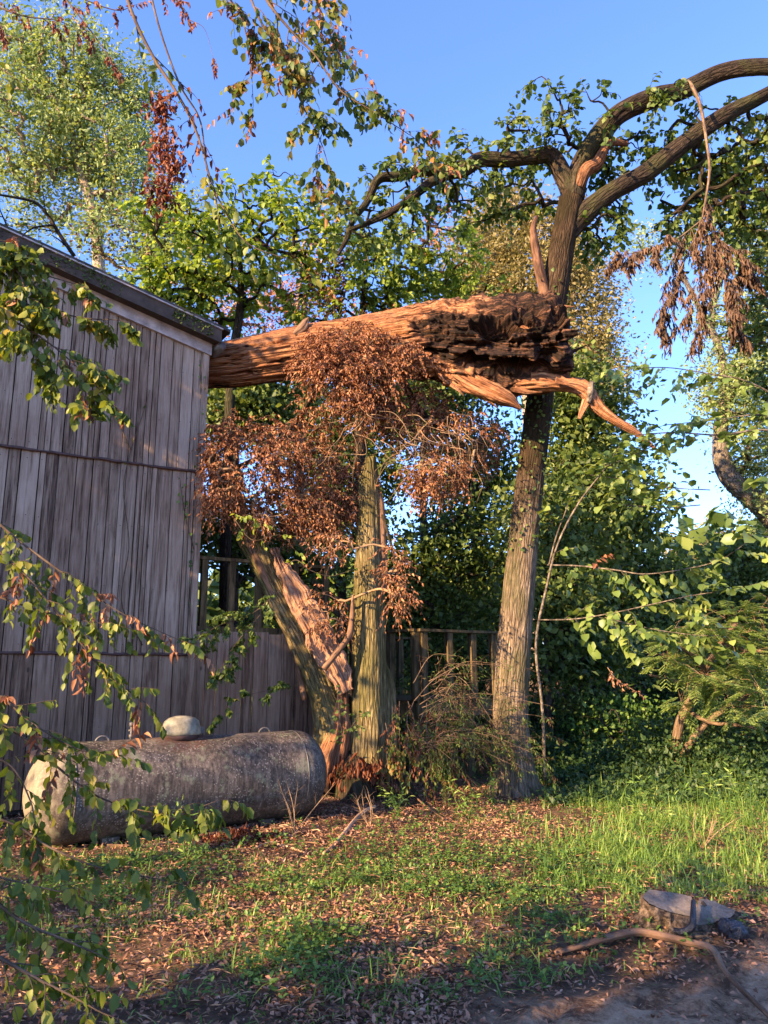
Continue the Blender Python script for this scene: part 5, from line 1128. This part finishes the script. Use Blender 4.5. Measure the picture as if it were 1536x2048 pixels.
def blades(g, x, y, h, wd, r, lean=.35):
    n = len(x); b = np.stack([x, y, gh(x, y) - .01], -1); a = r.uniform(0, 2 * np.pi, n); d = np.stack([np.cos(a), np.sin(a), a * 0], -1)
    s = np.stack([-np.sin(a), np.cos(a), a * 0], -1); ln = np.abs(r.normal(lean, lean * .6, n))[:, None]; h = h[:, None]; w2 = (wd * np.ones(n))[:, None]
    V = []
    for f, ww in ((0, .7), (.4, 1), (.75, .6)):
        c = b + Z3 * h * f * (1 - .25 * f * ln) + d * h * ln * f ** 1.8; V += [c - s * w2 * ww, c + s * w2 * ww]
    V.append(b + Z3 * h * (1 - .35 * ln) + d * h * ln * 1.05)
    V = np.stack(V, 1); o = (np.arange(n) * 7)[:, None, None]
    g.add(V, q=(np.array([[0, 1, 3, 2], [2, 3, 5, 4]])[None] + o).reshape(-1, 4), t=(np.array([[4, 5, 6]])[None] + o).reshape(-1, 3))
def make_grass():
    r = rs(121); n = 290000; x, y = scatter(r, n, -6, 9.5, 3.4, 14)
    sx, sy = toscreen(np.stack([x, y, gh(x, y)], -1)); nn = fbm(np.stack([x * 1.4, y * 1.4, x * 0 + 3], -1), 3); fine = fbm(np.stack([x * 5, y * 5, x * 0 + 7], -1), 2)
    d = .95 * sc_ell(sx, sy, 1150, 1730, 330, 95) + 1.0 * ss(sx, 1050, 1350) * ss(sy, 1860, 1740) + .5 * sc_ell(sx, sy, 900, 1800, 260, 70) + .8 * sc_ell(sx, sy, 600, 1790, 330, 80) + .8 * sc_ell(sx, sy, 700, 1900, 360, 100) + .7 * sc_ell(sx, sy, 220, 1780, 300, 80)
    d = d * (.35 + 1.4 * ss(nn, .42, .62)) * ss(fine, .3, .6); d = d * (1 - .97 * ss(soilmask(x, y), .2, .6)); d *= 1 - .85 * sc_ell(sx, sy, 620, 1665, 330, 40); d *= 1 - .6 * sc_ell(sx, sy, 1060, 1610, 60, 25)
    k = (r.rand(n) < d) & ~inhouse(x, y); x, y, sx, sy = x[k], y[k], sx[k], sy[k]
    h = r.uniform(.03, .11, len(x)) * (.7 + .9 * ss(sx, 850, 1300) * ss(sy, 1900, 1700)) ; g = Geo(); blades(g, x, y, h, .0035 + .002 * r.rand(len(x)), r, .9)
    k = r.rand(len(x)) < .10; h2 = h[k] * 2.2; blades(g, x[k] + .01, y[k], h2, .004, r, 1.1)
    setting(build(g, 'grass', M['grass']), 'sunlit green grass blades over the clearing', 'stuff')
    # dry straw and small chips lying about
    n = 15000; x, y = scatter(r, n, -5, 8, 3.3, 11); k = ~inhouse(x, y); x, y = x[k], y[k]; n = len(x); a = r.uniform(0, 6.28, n); D = np.stack([np.cos(a), np.sin(a), r.normal(.05, .12, n)], -1)
    g = Geo(); L_ = r.uniform(.02, .10, n) * (1 - .5 * soilmask(x, y)); leaves(g, np.stack([x, y, gh(x, y) + .025 + r.uniform(0, .02, n)], -1), D, Z3 + r.normal(0, .5, (n, 3)), L_, 'fine', .035)
    setting(build(g, 'straw', M['stick']), 'dry straw, bark chips and twig bits scattered on the ground', 'stuff')
    # broad-leaved low weeds
    n = 80000; x, y = scatter(r, n, -5, 8, 3.4, 11); sx, sy = toscreen(np.stack([x, y, gh(x, y)], -1)); nn = fbm(np.stack([x * 2, y * 2, x * 0 + 30], -1), 3)
    d = (.55 * sc_ell(sx, sy, 650, 1900, 420, 90) + .35 * sc_ell(sx, sy, 250, 1780, 250, 60) + .4 * sc_ell(sx, sy, 1000, 1760, 300, 100) + .25 * sc_ell(sx, sy, 700, 1760, 300, 60)) * ss(nn, .42, .6) * (1 - ss(soilmask(x, y), .2, .6))
    k = (r.rand(n) < d) & ~inhouse(x, y); x, y = x[k], y[k]; n = len(x); m = 6; g = Geo(); hh = r.uniform(.02, .10, n)
    P = np.repeat(np.stack([x, y, gh(x, y) + hh], -1), m, 0) + r.normal(0, .012, (n * m, 3)); D = rdir(r, n * m); D[:, 2] = np.abs(D[:, 2]) * .5; leaves(g, P, D, Z3 + r.normal(0, .3, (n * m, 3)), r.uniform(.018, .042, n * m), 'oval', .3)
    setting(build(g, 'weeds', M['weeds']), 'low broad-leaved weeds among the fallen leaves', 'stuff')
    # taller shaded undergrowth at the wood edge
    n = 26000; x = r.uniform(2.0, 12, n); y = r.uniform(9.8, 19, n); nn = fbm(np.stack([x * .9, y * .9, x * 0 + 8], -1), 3); k = (nn > .36) & (np.hypot(x - 1.9, y - 11) > .6); x, y, nn = x[k], y[k], nn[k]; n = len(x)
    g = Geo(); m = 5; hh = (.08 + .8 * ss(nn, .35, .7) * ss(y, 10, 14)) * r.rand(n); P = np.repeat(np.stack([x, y, gh(x, y) + hh], -1), m, 0) + r.normal(0, .04, (n * m, 3)); D = rdir(r, n * m); leaves(g, P, D, Z3 + r.normal(0, .5, (n * m, 3)), r.uniform(.05, .10, n * m), 'fine', .3)
    setting(build(g, 'undergrowth', M['under']), 'shaded leafy undergrowth at the foot of the wood', 'stuff')
    n = 9000; x = r.uniform(-3, 3, n); y = r.uniform(12, 26, n); g = Geo(); P = np.stack([x * 1.6, y, gh(x * 1.6, y) + r.uniform(0, .5, n)], -1); leaves(g, P, rdir(r, n), Z3 + r.normal(0, .5, (n, 3)), r.uniform(.07, .14, n), 'fine', .3)
    setting(build(g, 'undergrowth', M['lf_far']), 'dark ground cover beneath and behind the decks', 'stuff')
make_grass()
# small individual weeds near the tank and along the edge
def weed(px, py, h, label, seed, leaf='grass', dead=False):
    r = rs(seed); b = gp(px, py); t = thing('weed_stalk', label, 'weed', b); BG, LG, LD = Geo(), Geo(), Geo()
    for k in range(3 if not dead else 5):
        tip = b + np.array([r.normal(0, .12), r.normal(0, .1), h * r.uniform(.7, 1)])
        spray(BG, LG, LD, np.array([b, (b + tip) / 2 + r.normal(0, .02, 3), tip]), np.array([.005, .004, .002]), r, nch=8, clen=.12, nleaf=0 if dead else 4, lsize=.07, kind='lance', wd=.13, sub=1, droop=.1)
    build(BG, 'stem', M['twig_pale' if dead else 'weeds'], t)
    if LG.n: build(LG, 'leaves', M[leaf], t)
for k, a in enumerate([(1315, 1680, .55, 'tall single green weed standing in sunlit grass at right'), (1455, 1650, .6, 'tall leafy weed pair right of the tall single weed'), (1500, 1640, .55, 'rightmost tall weed in front of the dark bush'), (370, 1730, .5, 'weed with narrow leaves below the middle of the gas tank'),
                       (1265, 1640, .4, 'thin weed at the edge of the dark clearing'), (800, 1640, .3, 'short green weed right of the pale stick'), (985, 1610, .45, 'narrow-leaved seedling at the foot of the big trunk'), (940, 1640, .35, 'leafy seedling between stump and big trunk')]): weed(*a[:3], a[3], 300 + k)
weed(590, 1665, .5, 'bare pale twig standing by the right end of the gas tank', 320, dead=True); weed(1405, 1700, .3, 'dry tan dead weed in grass at right', 321, dead=True); weed(740, 1660, .35, 'small bare dead twig near the stump foot', 322, dead=True)

# ------------------------------------------------------------------ sticks, root, broken asphalt
def stick(name, label, l, mat, seed, amp=.004, cat='stick', lift=None, twigs=0):
    P = []; R = []
    for k, (px, py, rm) in enumerate(l):
        p = gp(px, py); p[2] += rm * .001 * .8 + (lift[k] if lift else 0); P.append(p); R.append(rm * .001)
    t = thing(name, label, cat, P[0]); g = Geo(); tube(g, P, R, 16, n=len(l) * 14, disp=barkdisp(amp, 8, seed, None, .5)); build(g, 'shaft', M[mat], t); return t
stick('fallen_stick', 'pale debarked stick lying on the leaf litter in front of the stump', [(648, 1712, 14), (680, 1685, 19), (712, 1650, 18), (730, 1640, 18), (750, 1632, 14)], 'stick', 1, lift=[0, .0, .03, .06, .07])
stick('fallen_stick', 'slim pale stick left of the debarked stick', [(612, 1708, 6), (585, 1698, 9), (560, 1690, 9), (530, 1678, 6)], 'stick', 2)
stick('fallen_branch', 'grey dead branch lying along the foot of the gas tank', [(215, 1690, 12), (300, 1692, 16), (400, 1672, 18), (460, 1662, 20), (520, 1650, 22), (560, 1660, 14)], 'bark_grey_' if False else 'root', 3, cat='branch')
stick('fallen_branch', 'thin curved dead branch lying right of the stump foot', [(690, 1545, 7), (735, 1550, 9), (790, 1585, 9), (850, 1625, 8), (905, 1650, 5)], 'root', 4, cat='branch', lift=[.35, .33, .18, .06, 0])
r_ = rs(500)
for k in range(16):
    px, py = (r_.uniform(380, 640), r_.uniform(1655, 1705)) if k < 7 else (r_.uniform(690, 1000), r_.uniform(1600, 1665)) if k < 12 else (r_.uniform(250, 900), r_.uniform(1720, 1880))
    a = r_.normal(0, .5); L = r_.uniform(25, 70); l = [(px + L * q * math.cos(a) + r_.normal(0, 4), py + .35 * L * q * math.sin(a) + r_.normal(0, 1.5), (5 - 1.2 * q) * r_.uniform(.6, 1.3)) for q in (0, .33, .66, 1)]
    t_ = stick('dead_twig', 'thin broken twig lying loose on the leaf litter', l, 'root' if k % 3 else 'stick', 20 + k, .002, 'twig', lift=[.02, .03, .035, .03]); t_['group'] = 'loose dead twigs on the leaf litter'
def leafpile():
    r = rs(510); c = gp(480, 1680); n = 700; P = c + r.normal(0, 1, (n, 3)) * [.22, .12, .0]; d = np.hypot((P[:, 0] - c[0]) / .3, (P[:, 1] - c[1]) / .16); P[:, 2] = gh(P[:, 0], P[:, 1]) + .02 + np.clip(1 - d, 0, 1) * r.uniform(0, .14, n)
    g = Geo(); leaves(g, P, rdir(r, n), rdir(r, n), r.uniform(.03, .07, n), 'wilt', .28); tag(build(g, 'leaf_pile', M['lf_rust']), 'small heap of dark red dead leaves below the middle of the gas tank', 'leaf pile')
leafpile()
stick('exposed_root', 'long brown root lying across bare soil below the broken asphalt', [(1110, 1911, 7), (1170, 1907, 12), (1230, 1900, 14), (1280, 1897, 14), (1330, 1903, 14), (1380, 1910, 13), (1425, 1917, 14), (1446, 1938, 9), (1480, 1972, 9), (1530, 2018, 7), (1570, 2060, 5)], 'root', 5, .008, 'root', lift=[.02, .04, .05, .05, .05, .05, .045, .035, .03, .03, .03])
stick('fallen_stick', 'short brown stick beside the exposed root under the asphalt lump', [(1350, 1905, 8), (1390, 1898, 12), (1440, 1888, 8)], 'root', 6)
def asphalt():
    c = gp(1385, 1875); root = thing('broken_asphalt', 'cracked lump of grey asphalt slab tilted on the soil bank at lower right', 'asphalt', c)
    m1, t = newmat('asphalt_top'); n = nz(t, coord(t), 60, 5, .7); n2 = nz(t, coord(t), 5, 4); col = ramp(t, mth(t, 'ADD', mth(t, 'MULTIPLY', n, .5), mth(t, 'MULTIPLY', n2, .5)), [(.4, (.10, .08, .062)), (.6, (.22, .18, .145))]); finish(m1, t, col, .9, bump=n, bdist=.006)
    M['asph'] = m1
    m2, t = newmat('asphalt_broken'); n = nz(t, coord(t), 26, 6, .75); n2 = nz(t, coord(t), 7, 4); col = ramp(t, n, [(.4, (.02, .014, .009)), (.5, (.09, .062, .042)), (.62, (.22, .155, .105))]); finish(m2, t, col, .95, bump=mth(t, 'ADD', n, n2), bdist=.03)
    m3, t = newmat('tar'); n = nz(t, coord(t), 40, 5, .7); finish(m3, t, ramp(t, n, [(.4, (.004, .005, .01)), (.7, (.02, .024, .04))]), .35, bump=n, bdist=.02, spec=.6)
    def S(px, py, hgt):  # ground point lifted so that the corner sits at that height
        p = gp(px, py); f = 1 - hgt / CAMZ; q = np.array([p[0] * f, p[1] * f, 0]); q[2] = gz(q[0], q[1]) + hgt; return q
    def slab(name, top, thick, seed):
        r = rs(seed); T = np.array([S(*a) for a in top]); cen = T.mean(0); k = 10
        ring = []
        for i in range(len(T)):
            a, b = T[i], T[(i + 1) % len(T)]
            for s_ in np.linspace(0, 1, k, endpoint=False): ring.append(a * (1 - s_) + b * s_)
        ring = np.array(ring); nn = (fbm(ring * 18, 3) - .5)[:, None]; d = ring - cen; d[:, 2] = 0; d /= np.linalg.norm(d, axis=1)[:, None]; ring = ring + d * nn * .05
        n = len(ring); g = Geo(); rings = [cen + (ring - cen) * f for f in (.33, .66, 1.0)]; V = np.vstack([[cen]] + rings); V[:, 2] += (fbm(V * 9, 3) - .5) * .02
        tr = [[0, 1 + j, 1 + (j + 1) % n] for j in range(n)]; q = []
        for s_ in range(2):
            for j in range(n): q.append([1 + s_ * n + j, 1 + (s_ + 1) * n + j, 1 + (s_ + 1) * n + (j + 1) % n, 1 + s_ * n + (j + 1) % n])
        g.add(V, t=tr, q=q); build(g, name, m1, root)
        g = Geo(); rows = 9; V = []
        for s_ in range(rows):
            f = s_ / (rows - 1); rr = ring + d * (.06 * f + (fbm(ring * 14 + s_ * .9, 4) - .5)[:, None] * .17 * min(1, s_)); rr[:, 2] = ring[:, 2] - f * thick; V.append(rr)
        V[0] = V[0] - Z3 * .002; V = np.vstack(V); q = []
        for s_ in range(rows - 1):
            for j in range(n): q.append([s_ * n + j, (s_ + 1) * n + j, (s_ + 1) * n + (j + 1) % n, s_ * n + (j + 1) % n])
        g.add(V, q=q); build(g, 'broken_edge', m2, root)
    slab('slab_top', [(1284, 1812, .20), (1300, 1797, .20), (1384, 1812, .17), (1388, 1852, .11), (1352, 1847, .11), (1322, 1836, .14), (1298, 1826, .17)], .26, 1)
    slab('slab_top', [(1400, 1820, .16), (1430, 1822, .14), (1470, 1845, .09), (1462, 1858, .07), (1425, 1868, .06), (1394, 1864, .09), (1392, 1850, .11)], .2, 2)
    slab('slab_top', [(1340, 1868, .08), (1380, 1872, .08), (1420, 1878, .05), (1400, 1892, .02), (1350, 1890, .02)], .1, 3)
    r = rs(8); g = Geo(); P = np.array([S(1388, 1815, .205), S(1387, 1840, .17), S(1383, 1856, .13), S(1365, 1866, .10), S(1345, 1870, .07), S(1338, 1880, .04)]); P[:, 2] -= .016; tube(g, P, [.008, .013, .015, .012, .010, .005], 10, n=70, disp=barkdisp(.009, 5, 2, None, 1.4)); build(g, 'tar_seam', m3, root)
    g = Geo(); P = np.array([S(1440, 1868, .06), S(1462, 1876, .05), S(1480, 1884, .03), S(1492, 1892, .0)]); tube(g, P, [.02, .035, .03, .008], 24, n=60, disp=barkdisp(.02, 9, 4, None, 1.5)); V0 = g.v[0]; V0 += (fbm(V0 * 22, 3)[:, None] - .5) * .05; build(g, 'tar_lump', m3, root)
    # clods around it
    for k, (px, py, s_) in enumerate([(1478, 1850, .07), (1500, 1862, .05), (1395, 1800, .06), (1275, 1850, .05), (1490, 1838, .04), (1325, 1885, .04)]):
        g = Geo(); c = gp(px, py); ph = np.linspace(0, math.pi, 12); th = np.linspace(0, 2 * math.pi, 16, endpoint=False)
        V = np.array([[[math.sin(a) * math.cos(b), math.sin(a) * math.sin(b), math.cos(a) * .7] for b in th] for a in ph]); V = c + V * s_ * (1 + (fbm(V * 1.7 + k, 3)[..., None] - .5) * 1.3)
        i = np.arange(11)[:, None] * 16; j = np.arange(16)[None]; j2 = (j + 1) % 16; g.add(V, q=np.stack([i + j, i + 16 + j, i + 16 + j2, i + j2], -1).reshape(-1, 4)[:, ::1])
        lab = ['clod of soil right of the broken asphalt', 'small soil clod at the far right of the broken asphalt', 'soil clod behind the crack of the asphalt lump', 'soil clod at the left end of the asphalt lump', 'soil clod upper right behind the asphalt lump', 'clod between the exposed root and the asphalt'][k]
        tag(build(g, 'soil_clod', m2), lab, 'clod', 'soil clods round the broken asphalt')
asphalt()
# pipe by the wall at the left edge
g = Geo(); tube(g, [gp(-60, 1620) + Z3 * .06, gp(0, 1615) + Z3 * .06, gp(38, 1612) + Z3 * .06], [.014] * 3, 8, n=8); tag(build(g, 'gas_pipe', M['metal']), 'thin pale pipe running along the ground behind the left end of the gas tank', 'pipe')

# ------------------------------------------------------------------ unseen trees beside the photographer, crowns shaped to throw the shade
def offtree(label, x, y, H, seed, blobs, n=1):
    base = np.array([x, y, gz(x, y) - .1]); P = np.array([base, base + [.1, 0, H * .35], base + [0, .2, H * .7]]); R = np.array([.28, .2, .1])
    make_tree('unseen_shade_tree', label, 'tree', [(P, R)], [(np.array([x + a, y + b, c]), (ra, ra, rc), n_) for (a, b, c, ra, rc, n_) in blobs], seed, leaf='lf_tree', bark='bark_dark', mode='far', clump=60, lsize=.2, sig=.45, wd=.35, rtip=.015, group='unseen shade trees left of the photographer', shell=.1)
offtree('unseen tree left of the viewpoint, crown shaped to shade the bare soil', -7.5, -2.2, 6, 401, [(0, .5, 2.6, .8, 1.2, 60), (0, -2.3, 3.9, 1.9, 2.8, 130)])
offtree('unseen slim tree farther left, sparse crown placed to throw patchy shade', -12, -1, 8, 402, [(0, 1.2, 6.6, 1.4, .5, 4), (0, -1.2, 4.7, 1.2, .4, 4), (0, 3.0, 4.2, .6, .4, 3)])
offtree('tall dense unseen tree added left of the house front to shade the wall', -8.6, 6.5, 8, 403, [(0, -.4, 3.8, 1.0, 3.3, 230), (0, .1, 7.0, 1.0, 2.8, 170)])  # added to keep the sun off the house wall
# deliver
bpy.context.view_layer.update()
